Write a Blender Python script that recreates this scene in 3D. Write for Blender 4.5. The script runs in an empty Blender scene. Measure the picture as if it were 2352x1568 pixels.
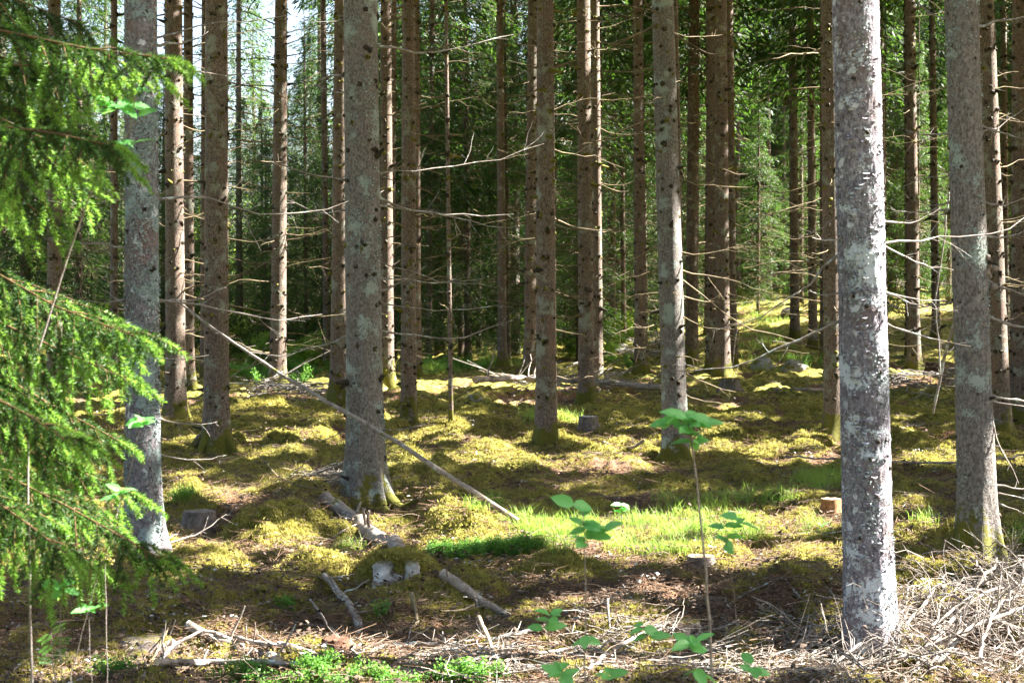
import bpy, math, random
import numpy as np
from mathutils import Vector, Matrix

# ------------------------------------------------------------------ camera, light, exposure
SC = bpy.context.scene
COL = SC.collection
F = 3494.0                       # focal length in units of a 2352 px wide picture
CX, CY = 1176.0, 784.0
PITCH = math.atan(64.0 / F)
CAMZ = 1.6
cam_d = bpy.data.cameras.new("camera")
cam = bpy.data.objects.new("camera", cam_d)
COL.objects.link(cam)
cam.location = (0, 0, CAMZ)
cam.rotation_euler = (math.radians(90) - PITCH, 0, 0)
cam_d.sensor_width = 36.0
cam_d.lens = F / 2352.0 * 36.0
cam_d.clip_start = 0.05
cam_d.clip_end = 2000
cam_d.dof.use_dof = True
cam_d.dof.focus_distance = 12.0
cam_d.dof.aperture_fstop = 9.0
SC.camera = cam

SUN_AZ = math.radians(79)        # measured from +Y (view direction) towards +X (right)
SUN_EL = math.radians(45)
S = np.array([math.cos(SUN_EL) * math.sin(SUN_AZ), math.cos(SUN_EL) * math.cos(SUN_AZ), math.sin(SUN_EL)])
world = bpy.data.worlds.new("World")
SC.world = world
world.use_nodes = True
wn = world.node_tree
wn.nodes.clear()
sky = wn.nodes.new("ShaderNodeTexSky")
sky.sky_type = 'NISHITA'
sky.sun_disc = False
sky.sun_elevation = SUN_EL
sky.sun_rotation = SUN_AZ
sky.dust_density = 4.0
sky.ozone_density = 0.6
bg = wn.nodes.new("ShaderNodeBackground")
bg.inputs[1].default_value = 0.05
wo = wn.nodes.new("ShaderNodeOutputWorld")
wn.links.new(sky.outputs[0], bg.inputs[0])
wn.links.new(bg.outputs[0], wo.inputs[0])

sun_d = bpy.data.lights.new("sun", 'SUN')
sun_d.energy = 5.0
sun_d.angle = math.radians(0.5)
sun_d.color = (1.0, 0.95, 0.86)
sun = bpy.data.objects.new("sun", sun_d)
COL.objects.link(sun)
sun.rotation_euler = Vector(S).to_track_quat('Z', 'Y').to_euler()
sun.location = (20, 20, 40)

SC.view_settings.view_transform = 'Standard'
SC.view_settings.look = 'None'
SC.view_settings.exposure = 3.5
SC.view_settings.gamma = 1.0
SC.view_settings.use_curve_mapping = False
SC.render.engine = 'CYCLES'
SC.cycles.use_denoising = True
try:
    SC.cycles.denoiser = 'OPENIMAGEDENOISE'
except Exception:
    pass
SC.cycles.max_bounces = 7
SC.cycles.diffuse_bounces = 4
SC.cycles.transmission_bounces = 5
SC.cycles.glossy_bounces = 2
SC.cycles.sample_clamp_indirect = 6.0

rng = np.random.default_rng(7)
R = random.Random(11)


# ------------------------------------------------------------------ numeric helpers
_perm = np.random.default_rng(3).permutation(512)
_perm = np.concatenate([_perm, _perm, _perm])
_ga = np.random.default_rng(4).uniform(0, 2 * np.pi, 512)
_gx, _gy = np.cos(_ga), np.sin(_ga)

def noise2(x, y):
    x = np.asarray(x, float); y = np.asarray(y, float)
    xi = np.floor(x).astype(np.int64); yi = np.floor(y).astype(np.int64)
    xf = x - xi; yf = y - yi
    def h(a, b):
        return _perm[(_perm[(a & 511)] + b) & 511]
    u = xf * xf * xf * (xf * (xf * 6 - 15) + 10); v = yf * yf * yf * (yf * (yf * 6 - 15) + 10)
    def d(a, b, dx, dy):
        k = h(a, b)
        return _gx[k] * dx + _gy[k] * dy
    n00 = d(xi, yi, xf, yf); n10 = d(xi + 1, yi, xf - 1, yf)
    n01 = d(xi, yi + 1, xf, yf - 1); n11 = d(xi + 1, yi + 1, xf - 1, yf - 1)
    return ((n00 * (1 - u) + n10 * u) * (1 - v) + (n01 * (1 - u) + n11 * u) * v) * 1.5

def fbm(x, y, o=4):
    r = 0; a = 1.0; t = 0
    for i in range(o):
        r = r + a * noise2(x * 2 ** i + 17.3 * i, y * 2 ** i - 9.1 * i); t += a; a *= .5
    return r / t

def sstep(a, b, x):
    t = np.clip((x - a) / (b - a), 0, 1)
    return t * t * (3 - 2 * t)

def gz_full(x, y):
    return g_smooth(x, y) + bumps(x, y)

def ray(vx, vy):
    c, s = math.cos(PITCH), math.sin(PITCH)
    dx = (vx - CX) / F; dz = -(vy - CY) / F
    # camera pitched down
    return np.array([dx, c + dz * s, -s + dz * c])

def at(vx, vy, D):
    d = ray(vx, vy)
    return np.array([0, 0, CAMZ]) + d * (D / d[1])

def g_smooth(x, y):
    x = np.asarray(x, float); y = np.asarray(y, float)
    right = sstep(1.0, 9.0, x - 0.02 * (y - 20))
    z = 2.3 * sstep(22, 62, y) * right + 0.4 * sstep(14, 40, y) * (1 - right)
    z = z + 1.5 * sstep(70, 130, y)
    z = z + 0.10 * noise2(x / 5.0, y / 6.0) * sstep(4, 9, y)
    return z

MOUNDS = []      # x, y, rx, ry, h, sharp
_ts = 3.0 * 1.008 ** np.arange(420)
def ground_hit(vx, vy, fn=None):
    fn = fn or ground_z
    d = ray(vx, vy)
    P = np.array([0, 0, CAMZ]) + d[None, :] * _ts[:, None]
    hit = P[:, 2] <= fn(P[:, 0], P[:, 1])
    if not hit.any(): return np.array([0, 0, CAMZ]) + d * 60
    i = max(1, int(np.argmax(hit)))
    t = np.linspace(_ts[i - 1], _ts[i], 24)
    P = np.array([0, 0, CAMZ]) + d[None, :] * t[:, None]
    hit = P[:, 2] <= fn(P[:, 0], P[:, 1])
    return P[int(np.argmax(hit))] if hit.any() else P[-1]

def add_mound(vx, vy, rpx, h, asp=0.9):
    p = ground_hit(vx, vy, g_smooth)
    r = rpx * p[1] / F
    MOUNDS.append((p[0], p[1] + r * asp * .6, r, r * asp, h))

for m in [(1070, 1262, 105, .20), (640, 1235, 110, .13), (745, 1325, 125, .12), (1150, 1070, 95, .14), (1375, 1052, 45, .17),
          (640, 1030, 50, .13), (665, 1100, 50, .12), (1700, 1110, 150, .12), (1905, 1052, 60, .13), (600, 950, 70, .11),
          (1090, 955, 45, .13), (720, 1005, 80, .1), (930, 1080, 60, .12), (1200, 1075, 40, .1), (2110, 1265, 90, .12),
          (880, 1225, 80, .1), (440, 1320, 150, .14), (905, 1335, 90, .16), (1300, 1335, 110, .08), (60, 1040, 110, .12),
          (220, 1040, 60, .14), (540, 1290, 60, .08), (1040, 1000, 60, .1), (1000, 1110, 60, .08), (460, 1370, 60, .08),
          (2150, 900, 60, .1), (2320, 1040, 50, .18), (2090, 1170, 70, .12), (2270, 1320, 110, .14),
          (1480, 1110, 60, .07), (1560, 1130, 90, .06), (800, 950, 70, .12), (1840, 920, 60, .12), (1700, 890, 40, .15),
          (1250, 1180, 90, .05), (1960, 1100, 70, .1), (150, 1330, 120, .07), (60, 1480, 70, .08), (640, 1400, 90, .07), (1100, 1370, 70, .08), 
          (2150, 1420, 80, .08), (1700, 1340, 60, .06), (1500, 1370, 70, .07), (1130, 870, 60, .12)]:
    add_mound(*m)

for (bx, by, w) in [(330, 1290, 76), (404, 965, 45), (497, 1038, 56), (638, 890, 34), (778, 925, 38), (840, 1165, 82), (939, 975, 33), (1255, 1022, 44), (1347, 925, 35), (1472, 856, 27), (1552, 1052, 54), (1660, 858, 50), (1915, 1002, 40), (1999, 1492, 90), (2248, 1275, 80), (2300, 905, 44), (2100, 850, 27)]:
    add_mound(bx, by, w * 1.15, .05 + .0006 * w)

def bumps(x, y, fine=True):
    x = np.asarray(x, float); y = np.asarray(y, float)
    amt = 0.55 + 0.45 * sstep(-.3, .5, noise2(x / 4.1 + 5, y / 4.1))
    h = 0.31 * amt * (np.abs(noise2(x / 1.05, y / 1.05)) - .25)
    h = h + 0.15 * (np.abs(noise2(x / .42 + 9, y / .42)) - .25) * amt
    if fine:
        h = h + 0.062 * (np.abs(noise2(x / .16, y / .16 + 4)) - .25)
        h = h + 0.02 * (np.abs(noise2(x / .06, y / .06 + 4)) - .25)
    for (mx, my, rx, ry, mh) in MOUNDS:
        q = ((x - mx) / rx) ** 2 + ((y - my) / ry) ** 2
        h = h + mh * np.clip(1 - q * (1 + .35 * noise2(x / .3, y / .3)), 0, 1) ** .75
    return h * sstep(2.5, 6, y)

def ground_z(x, y):
    return g_smooth(x, y) + bumps(x, y, False)

# ------------------------------------------------------------------ mesh helpers
def make_mesh(name, V, faces, mats=(), midx=None, smooth=False):
    """faces: list of int arrays (n,3) or (n,4)"""
    me = bpy.data.meshes.new(name)
    V = np.ascontiguousarray(V, dtype=np.float32)
    faces = [np.asarray(f, dtype=np.int32) for f in faces if len(f)]
    me.vertices.add(len(V)); me.vertices.foreach_set("co", V.ravel())
    nl = sum(f.size for f in faces); npoly = sum(len(f) for f in faces)
    me.loops.add(nl); me.loops.foreach_set("vertex_index", np.concatenate([f.ravel() for f in faces]))
    me.polygons.add(npoly)
    tot = np.concatenate([np.full(len(f), f.shape[1], np.int32) for f in faces])
    start = np.concatenate([[0], np.cumsum(tot)[:-1]]).astype(np.int32)
    me.polygons.foreach_set("loop_start", start)
    if midx is not None:
        me.polygons.foreach_set("material_index", np.concatenate([np.asarray(m, np.int32) for m in midx]))
    if smooth:
        me.polygons.foreach_set("use_smooth", np.ones(npoly, bool))
    for m in mats: me.materials.append(m)
    me.update(calc_edges=True)
    return me

class Geo:
    def __init__(s):
        s.V = []; s.F = {3: [], 4: []}; s.M = {3: [], 4: []}; s.n = 0
    def add(s, V, Fc, mat=0):
        V = np.asarray(V, float); Fc = np.asarray(Fc, int)
        if len(V) == 0: return
        k = Fc.shape[1]
        s.V.append(V); s.F[k].append(Fc + s.n); s.M[k].append(np.full(len(Fc), mat)); s.n += len(V)
    def mesh(s, name, mats, smooth=False):
        V = np.concatenate(s.V)
        fs, ms = [], []
        for k in (3, 4):
            if s.F[k]:
                fs.append(np.concatenate(s.F[k])); ms.append(np.concatenate(s.M[k]))
        return make_mesh(name, V, fs, mats, ms, smooth)

_fc = {}
def tube(P, rad, sides=5, cap=True, jitter=0.0):
    P = np.asarray(P, float); n = len(P)
    rad = np.broadcast_to(np.asarray(rad, float), (n,))
    T = np.gradient(P, axis=0); T /= np.linalg.norm(T, axis=1)[:, None] + 1e-9
    up = np.array([0, 0, 1.0]) if abs(T[0][2]) < .85 else np.array([1.0, 0, 0])
    A = np.cross(T, up); A /= np.linalg.norm(A, axis=1)[:, None] + 1e-9
    B = np.cross(T, A)
    a = np.arange(sides) * 2 * np.pi / sides
    r = rad[:, None] * np.ones((1, sides))
    if jitter: r = r * (1 + jitter * rng.standard_normal((n, sides)))
    V = P[:, None, :] + r[:, :, None] * (np.cos(a)[None, :, None] * A[:, None, :] + np.sin(a)[None, :, None] * B[:, None, :])
    key = (n, sides)
    if key not in _fc:
        i = np.arange(n - 1)[:, None] * sides; j = np.arange(sides)[None, :]; j2 = (j + 1) % sides
        _fc[key] = np.stack([i + j, i + j2, i + sides + j2, i + sides + j], -1).reshape(-1, 4)
    return V.reshape(-1, 3), _fc[key]

def cap_faces(n, sides):
    """end-cap triangles as fan for last ring"""
    b = (n - 1) * sides
    return np.array([[b, b + k, b + k + 1] for k in range(1, sides - 1)])

def start_cap(sides):
    return np.array([[0, k + 1, k] for k in range(1, sides - 1)])

def unit(v):
    v = np.asarray(v, float)
    return v / (np.linalg.norm(v, axis=-1, keepdims=True) + 1e-9)

def diamonds(C, A, L, W, g=None):
    """leaf like quads centred at C along unit axis A"""
    g = g or rng
    n = len(C)
    B = unit(np.cross(A, g.standard_normal((n, 3))))
    L = np.broadcast_to(L, (n,))[:, None]; W = np.broadcast_to(W, (n,))[:, None]
    V = np.stack([C - A * L / 2, C + B * W / 2 - A * L * .08, C + A * L / 2, C - B * W / 2 - A * L * .08], 1).reshape(-1, 3)
    Fq = np.arange(n * 4).reshape(-1, 4)
    return V, Fq

def wander(p0, p1, n, amp, g=None):
    g = g or rng
    t = np.linspace(0, 1, n)[:, None]
    P = p0 * (1 - t) + p1 * t
    L = np.linalg.norm(p1 - p0)
    off = np.cumsum(g.standard_normal((n, 3)), 0); off -= off[0] * (1 - t) + off[-1] * t
    return P + off * amp * L / math.sqrt(n)

# ------------------------------------------------------------------ objects
def link(name, me, parent=None, loc=None, kind=None, label=None, cat=None, group=None):
    o = bpy.data.objects.new(name, me)
    COL.objects.link(o)
    if parent is not None: o.parent = parent
    if loc is not None: o.location = tuple(float(c) for c in loc)
    if kind: o["kind"] = kind
    if label: o["label"] = label
    if cat: o["category"] = cat
    if group: o["group"] = group
    return o

def thing(name, label, cat, loc, group=None):
    o = link(name, None, None, loc, None, label, cat, group)
    o.empty_display_size = .2
    return o

# ------------------------------------------------------------------ materials
def new_mat(name):
    m = bpy.data.materials.new(name); m.use_nodes = True
    nt = m.node_tree; nt.nodes.clear()
    out = nt.nodes.new("ShaderNodeOutputMaterial")
    return m, nt, out

def N(nt, t, **kw):
    n = nt.nodes.new(t)
    for k, v in kw.items():
        if k.startswith("i_"):
            key = k[2:]
            n.inputs[int(key) if key.isdigit() else key.replace("_", " ")].default_value = v
        else: setattr(n, k, v)
    return n

def ramp(nt, stops, interp='LINEAR'):
    n = nt.nodes.new("ShaderNodeValToRGB")
    cr = n.color_ramp; cr.interpolation = interp
    while len(cr.elements) < len(stops): cr.elements.new(.5)
    for e, (p, c) in zip(cr.elements, stops):
        e.position = p; e.color = (*c, 1) if len(c) == 3 else c
    return n

def mixc(nt, fac, a, b):
    n = nt.nodes.new("ShaderNodeMix"); n.data_type = 'RGBA'
    for s_, v in ((0, fac), (6, a), (7, b)):
        if hasattr(v, "links") or hasattr(v, "is_linked"): nt.links.new(v, n.inputs[s_])
        elif isinstance(v, (int, float)): n.inputs[s_].default_value = v
        else: n.inputs[s_].default_value = (*v, 1)
    return n.outputs[2]

def noise_tex(nt, co, scale, detail=4, rough=.6, dist=0.0):
    n = N(nt, "ShaderNodeTexNoise")
    n.inputs["Scale"].default_value = scale; n.inputs["Detail"].default_value = detail
    n.inputs["Roughness"].default_value = rough; n.inputs["Distortion"].default_value = dist
    nt.links.new(co, n.inputs["Vector"])
    return n

def mapped(nt, co, scale):
    n = N(nt, "ShaderNodeMapping"); n.inputs["Scale"].default_value = scale
    nt.links.new(co, n.inputs["Vector"]); return n.outputs[0]

def leaf_mat(name, dark, light, trans, tfac=.45, nscale=3.0, rough=.5, spec=.3):
    m, nt, out = new_mat(name)
    geo = N(nt, "ShaderNodeNewGeometry")
    oi = N(nt, "ShaderNodeObjectInfo")
    nz = noise_tex(nt, geo.outputs["Position"], nscale, 3, .6)
    isl = N(nt, "ShaderNodeMath", operation='MULTIPLY_ADD'); isl.inputs[1].default_value = .45
    nt.links.new(geo.outputs["Random Per Island"], isl.inputs[0])
    mm = N(nt, "ShaderNodeMath", operation='MULTIPLY_ADD'); mm.inputs[1].default_value = .9; mm.inputs[2].default_value = -.2
    nt.links.new(nz.outputs["Fac"], mm.inputs[0]); nt.links.new(mm.outputs[0], isl.inputs[2])
    c = mixc(nt, isl.outputs[0], dark, light)
    bs = N(nt, "ShaderNodeBsdfPrincipled")
    bs.inputs["Roughness"].default_value = rough
    bs.inputs["Specular IOR Level"].default_value = spec
    nt.links.new(c, bs.inputs["Base Color"])
    tr = N(nt, "ShaderNodeBsdfTranslucent")
    c2 = mixc(nt, isl.outputs[0], tuple(v * .7 for v in trans), trans)
    nt.links.new(c2, tr.inputs["Color"])
    mx = N(nt, "ShaderNodeMixShader"); mx.inputs[0].default_value = tfac
    nt.links.new(bs.outputs[0], mx.inputs[1]); nt.links.new(tr.outputs[0], mx.inputs[2])
    nt.links.new(mx.outputs[0], out.inputs[0])
    return m

def bark_mat(name, c_dark, c_mid, c_light, lichen, lich_amt, moss_h=.35, spots=0.0, reddish=None, grain=1.0, green=0.25):
    m, nt, out = new_mat(name)
    tc = N(nt, "ShaderNodeTexCoord"); co = tc.outputs["Object"]
    geo = N(nt, "ShaderNodeNewGeometry")
    oi = N(nt, "ShaderNodeObjectInfo")
    addr = N(nt, "ShaderNodeVectorMath", operation='ADD')
    comb = N(nt, "ShaderNodeCombineXYZ")
    mr = N(nt, "ShaderNodeMath", operation='MULTIPLY'); mr.inputs[1].default_value = 37.0
    nt.links.new(oi.outputs["Random"], mr.inputs[0]); nt.links.new(mr.outputs[0], comb.inputs[0])
    nt.links.new(co, addr.inputs[0]); nt.links.new(comb.outputs[0], addr.inputs[1])
    co2 = addr.outputs[0]
    big = noise_tex(nt, mapped(nt, co2, (1, 1, .35)), 3.0, 5, .6)
    fine = noise_tex(nt, mapped(nt, co2, (1, 1, .6)), 60.0 * grain, 4, .7)
    vor = N(nt, "ShaderNodeTexVoronoi", feature='DISTANCE_TO_EDGE'); vor.inputs["Scale"].default_value = 42 * grain
    dist_ = noise_tex(nt, co2, 22, 3)
    va = N(nt, "ShaderNodeVectorMath", operation='MULTIPLY_ADD'); va.inputs[1].default_value = (.05, .05, .05)
    nt.links.new(dist_.outputs["Color"], va.inputs[0]); nt.links.new(mapped(nt, co2, (1, 1, 1.3)), va.inputs[2])
    nt.links.new(va.outputs[0], vor.inputs["Vector"])
    r1 = ramp(nt, [(.3, c_mid), (.7, c_light)]); nt.links.new(big.outputs["Fac"], r1.inputs[0])
    r2 = ramp(nt, [(.38, (0, 0, 0)), (.62, (1, 1, 1))]); nt.links.new(fine.outputs["Fac"], r2.inputs[0])
    c = mixc(nt, r2.outputs[0], c_dark, r1.outputs[0])
    if reddish:
        rn = noise_tex(nt, mapped(nt, co2, (1, 1, .5)), 7.0, 4, .6, .5)
        rr = ramp(nt, [(.55, (0, 0, 0)), (.68, (.7, .7, .7))]); nt.links.new(rn.outputs["Fac"], rr.inputs[0])
        c = mixc(nt, rr.outputs[0], c, reddish)
    # lichen
    l1 = noise_tex(nt, co2, 5.0, 3, .6); l2 = noise_tex(nt, co2, 70.0, 3, .7)
    ad = N(nt, "ShaderNodeMath", operation='MULTIPLY_ADD'); ad.inputs[1].default_value = .55
    nt.links.new(l2.outputs["Fac"], ad.inputs[0]); nt.links.new(l1.outputs["Fac"], ad.inputs[2])
    th = 1.0 - lich_amt * .27
    lr = ramp(nt, [(th - .05, (0, 0, 0)), (th, (1, 1, 1))])
    nt.links.new(ad.outputs[0], lr.inputs[0])
    c = mixc(nt, lr.outputs[0], c, lichen)
    hs = lr.outputs[0]
    if spots:
        v2 = N(nt, "ShaderNodeTexVoronoi"); v2.inputs["Scale"].default_value = 15
        va2 = N(nt, "ShaderNodeVectorMath", operation='MULTIPLY_ADD'); va2.inputs[1].default_value = (.07, .07, .07)
        nt.links.new(dist_.outputs["Color"], va2.inputs[0]); nt.links.new(co2, va2.inputs[2])
        nt.links.new(va2.outputs[0], v2.inputs["Vector"])
        s1 = ramp(nt, [(.24, (1, 1, 1)), (.33, (0, 0, 0))]); nt.links.new(v2.outputs["Distance"], s1.inputs[0])
        sp = N(nt, "ShaderNodeSeparateColor"); nt.links.new(v2.outputs["Color"], sp.inputs[0])
        s2 = ramp(nt, [(1 - spots, (0, 0, 0)), (1 - spots + .02, (1, 1, 1))]); nt.links.new(sp.outputs[0], s2.inputs[0])
        mu = N(nt, "ShaderNodeMath", operation='MULTIPLY'); nt.links.new(s1.outputs[0], mu.inputs[0]); nt.links.new(s2.outputs[0], mu.inputs[1])
        bigp = noise_tex(nt, mapped(nt, co2, (1, 1, .8)), 6.5, 4, .65); s3 = ramp(nt, [(.63, (0, 0, 0)), (.66, (1, 1, 1))])
        nt.links.new(bigp.outputs["Fac"], s3.inputs[0])
        mxm = N(nt, "ShaderNodeMath", operation='MAXIMUM'); nt.links.new(mu.outputs[0], mxm.inputs[0]); nt.links.new(s3.outputs[0], mxm.inputs[1])
        v3 = N(nt, "ShaderNodeTexVoronoi"); v3.inputs["Scale"].default_value = 46
        nt.links.new(va2.outputs[0], v3.inputs["Vector"]); s5 = ramp(nt, [(.22, (.8, .8, .8)), (.32, (0, 0, 0))]); nt.links.new(v3.outputs["Distance"], s5.inputs[0])
        sp3 = N(nt, "ShaderNodeSeparateColor"); nt.links.new(v3.outputs["Color"], sp3.inputs[0]); s6 = ramp(nt, [(1 - spots * .8, (0, 0, 0)), (1.02 - spots * .8, (1, 1, 1))]); nt.links.new(sp3.outputs[0], s6.inputs[0])
        mu3 = N(nt, "ShaderNodeMath", operation='MULTIPLY'); nt.links.new(s5.outputs[0], mu3.inputs[0]); nt.links.new(s6.outputs[0], mu3.inputs[1])
        mx3 = N(nt, "ShaderNodeMath", operation='MAXIMUM'); nt.links.new(mu3.outputs[0], mx3.inputs[0]); nt.links.new(mxm.outputs[0], mx3.inputs[1]); mxm = mx3
        sm = N(nt, "ShaderNodeMath", operation='MULTIPLY'); sm.inputs[1].default_value = .85
        nt.links.new(mxm.outputs[0], sm.inputs[0])
        c = mixc(nt, sm.outputs[0], c, (.52, .54, .58))
    # moss at the foot
    sep = N(nt, "ShaderNodeSeparateXYZ"); nt.links.new(co, sep.inputs[0])
    mn = noise_tex(nt, co2, 6.0, 4, .65)
    ma = N(nt, "ShaderNodeMath", operation='MULTIPLY_ADD'); ma.inputs[1].default_value = -1.0 / max(moss_h, .01) * .35; ma.inputs[2].default_value = .35
    nt.links.new(sep.outputs[2], ma.inputs[0])
    mx_ = N(nt, "ShaderNodeMath", operation='MAXIMUM'); mx_.inputs[1].default_value = -.14 + green * .3
    nt.links.new(ma.outputs[0], mx_.inputs[0])
    mb = N(nt, "ShaderNodeMath", operation='ADD'); nt.links.new(mx_.outputs[0], mb.inputs[0]); nt.links.new(mn.outputs["Fac"], mb.inputs[1])
    mrp = ramp(nt, [(.62, (0, 0, 0)), (.70, (1, 1, 1))]); nt.links.new(mb.outputs[0], mrp.inputs[0])
    mc = mixc(nt, l2.outputs["Fac"], (.03, .035, .006), (.17, .16, .02))
    c = mixc(nt, mrp.outputs[0], c, mc)
    bs = N(nt, "ShaderNodeBsdfPrincipled"); bs.inputs["Roughness"].default_value = .85
    bs.inputs["Specular IOR Level"].default_value = .25
    nt.links.new(c, bs.inputs["Base Color"])
    # relief
    h1 = ramp(nt, [(0, (0, 0, 0)), (.12, (1, 1, 1))]); nt.links.new(vor.outputs[0], h1.inputs[0])
    b1 = N(nt, "ShaderNodeBump"); b1.inputs["Strength"].default_value = .35; b1.inputs["Distance"].default_value = .006
    nt.links.new(h1.outputs[0], b1.inputs["Height"])
    b2 = N(nt, "ShaderNodeBump"); b2.inputs["Strength"].default_value = .7; b2.inputs["Distance"].default_value = .008
    nt.links.new(fine.outputs["Fac"], b2.inputs["Height"]); nt.links.new(b1.outputs[0], b2.inputs["Normal"])
    b3 = N(nt, "ShaderNodeBump"); b3.inputs["Strength"].default_value = .8; b3.inputs["Distance"].default_value = .006
    nt.links.new(hs, b3.inputs["Height"]); nt.links.new(b2.outputs[0], b3.inputs["Normal"])
    nt.links.new(b3.outputs[0], bs.inputs["Normal"])
    nt.links.new(bs.outputs[0], out.inputs[0])
    return m

def wood_mat(name, a, b, scale=20, lich=None, rough=.85, lth=.56, moss=None, mth=.56):
    m, nt, out = new_mat(name)
    geo = N(nt, "ShaderNodeNewGeometry"); co = geo.outputs["Position"]
    n1 = noise_tex(nt, co, scale, 4, .65)
    r = ramp(nt, [(.3, a), (.7, b)]); nt.links.new(n1.outputs["Fac"], r.inputs[0])
    c = r.outputs[0]
    if lich:
        n2 = noise_tex(nt, co, 13, 5, .75); r2 = ramp(nt, [(lth, (0, 0, 0)), (lth + .06, (1, 1, 1))])
        nt.links.new(n2.outputs["Fac"], r2.inputs[0]); c = mixc(nt, r2.outputs[0], c, lich)
    if moss:
        n3 = noise_tex(nt, co, 5, 5, .7); r3 = ramp(nt, [(mth, (0, 0, 0)), (mth + .05, (1, 1, 1))])
        nt.links.new(n3.outputs["Fac"], r3.inputs[0]); c = mixc(nt, r3.outputs[0], c, moss)
    bs = N(nt, "ShaderNodeBsdfPrincipled"); bs.inputs["Roughness"].default_value = rough
    bs.inputs["Specular IOR Level"].default_value = .3
    nt.links.new(c, bs.inputs["Base Color"])
    n4 = noise_tex(nt, co, scale * 4, 3, .7)
    bu = N(nt, "ShaderNodeBump"); bu.inputs["Strength"].default_value = .6; bu.inputs["Distance"].default_value = .006
    nt.links.new(n4.outputs["Fac"], bu.inputs["Height"]); nt.links.new(bu.outputs[0], bs.inputs["Normal"])
    nt.links.new(bs.outputs[0], out.inputs[0])
    return m

M = {}
M['bark'] = bark_mat("spruce_bark_brown", (.06, .044, .035), (.185, .138, .11), (.25, .195, .16), (.24, .245, .20), .34, .45, reddish=(.17, .105, .078))
M['bark_grey'] = bark_mat("spruce_bark_grey", (.085, .072, .064), (.19, .170, .155), (.255, .23, .215), (.27, .31, .28), .40, .30, green=.0)
M['bark_left'] = bark_mat("spruce_bark_lichen_blue_grey", (.08, .072, .078), (.195, .175, .188), (.27, .245, .26), (.23, .29, .29), .56, .12, spots=.10, reddish=(.17, .10, .085), green=-.2)
M['bark_white'] = bark_mat("spruce_bark_white_crust", (.085, .075, .09), (.205, .188, .215), (.31, .285, .32), (.46, .50, .55), .46, .02, spots=.5, reddish=(.155, .11, .10), green=-.3)
M['bark_far'] = bark_mat("spruce_bark_far", (.05, .035, .028), (.15, .105, .08), (.21, .15, .115), (.17, .17, .11), .35, .8, grain=.4)
M['twig'] = wood_mat("dead_twig_wood", (.08, .062, .04), (.22, .17, .10), 9, lich=(.22, .20, .05), lth=.58)
M['twig_pale'] = wood_mat("weathered_twig_wood", (.11, .09, .075), (.30, .26, .23), 14, lich=(.40, .44, .42), lth=.55)
M['twig_brush'] = wood_mat("bleached_brush_wood", (.09, .07, .058), (.29, .25, .22), 12, lich=(.36, .38, .38), lth=.57)
M['twig_mid'] = wood_mat("fallen_twig_wood", (.07, .05, .035), (.26, .20, .15), 10, lich=(.26, .28, .26), lth=.6)
M['stub'] = wood_mat("branch_stub_dark", (.018, .014, .009), (.05, .04, .024), 30)
M['moss_stub'] = wood_mat("branch_moss", (.06, .06, .01), (.20, .18, .03), 30)
M['log'] = wood_mat("log_bark", (.14, .11, .09), (.33, .28, .24), 18, lich=(.36, .38, .36), lth=.58, moss=(.13, .125, .02), mth=.60)
M['cut'] = wood_mat("cut_wood", (.32, .24, .15), (.52, .42, .28), 30)
M['pale_wood'] = wood_mat("weathered_pale_wood", (.26, .25, .25), (.55, .54, .54), 16, rough=.7)
M['red_wood'] = wood_mat("rotten_red_wood", (.03, .015, .01), (.15, .065, .035), 25)
M['stump_bark'] = wood_mat("stump_bark", (.06, .05, .045), (.22, .18, .16), 22, lich=(.25, .27, .24), lth=.6, moss=(.11, .11, .015), mth=.55)
M['stone'] = wood_mat("stone_mossy", (.22, .20, .19), (.42, .39, .36), 10, moss=(.15, .14, .02), mth=.5)
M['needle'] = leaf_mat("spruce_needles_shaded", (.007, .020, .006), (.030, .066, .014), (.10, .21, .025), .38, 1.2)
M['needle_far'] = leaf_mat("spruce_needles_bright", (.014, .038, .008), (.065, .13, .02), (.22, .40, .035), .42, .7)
M['needle_new'] = leaf_mat("spruce_needles_new_growth", (.08, .21, .035), (.20, .38, .06), (.32, .56, .07), .45, 9)
M['needle_old'] = leaf_mat("spruce_needles_old_growth", (.014, .045, .012), (.045, .105, .022), (.08, .17, .025), .33, 9)
M['dry_needle'] = leaf_mat("dead_spruce_spray", (.10, .085, .05), (.24, .21, .13), (.2, .18, .09), .25, 2)
M['leaf'] = leaf_mat("broad_leaf", (.10, .34, .09), (.18, .46, .14), (.32, .76, .16), .42, 12, .4, .4)
M['leaf_bright'] = leaf_mat("sunny_broad_leaves", (.06, .13, .02), (.20, .32, .05), (.46, .68, .07), .5, .8)
M['grass'] = leaf_mat("grass_blades", (.06, .15, .02), (.30, .38, .09), (.38, .58, .09), .45, 2.5)
M['bilberry'] = leaf_mat("bilberry_leaves", (.045, .13, .025), (.14, .30, .05), (.24, .50, .07), .42, 8)
M['moss'] = leaf_mat("feather_moss", (.055, .055, .012), (.48, .43, .12), (.52, .48, .12), .28, 3.4, .8, .1)
M['litter'] = leaf_mat("fallen_needles", (.08, .045, .028), (.28, .175, .11), (.15, .09, .04), .1, 10, .8)
M['stem'] = wood_mat("sapling_stem", (.12, .09, .08), (.30, .27, .25), 40)
M['bough_wood'] = wood_mat("young_spruce_twig", (.05, .028, .012), (.15, .085, .035), 40)
M['red_wood_sunlit'] = wood_mat("rotten_red_wood_sunlit", (.12, .045, .02), (.42, .22, .10), 30)  # lighter copy of the red rotten wood, sunlight put into its colour
M['cone'] = wood_mat("cone_scales", (.09, .05, .03), (.24, .14, .08), 60)

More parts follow.
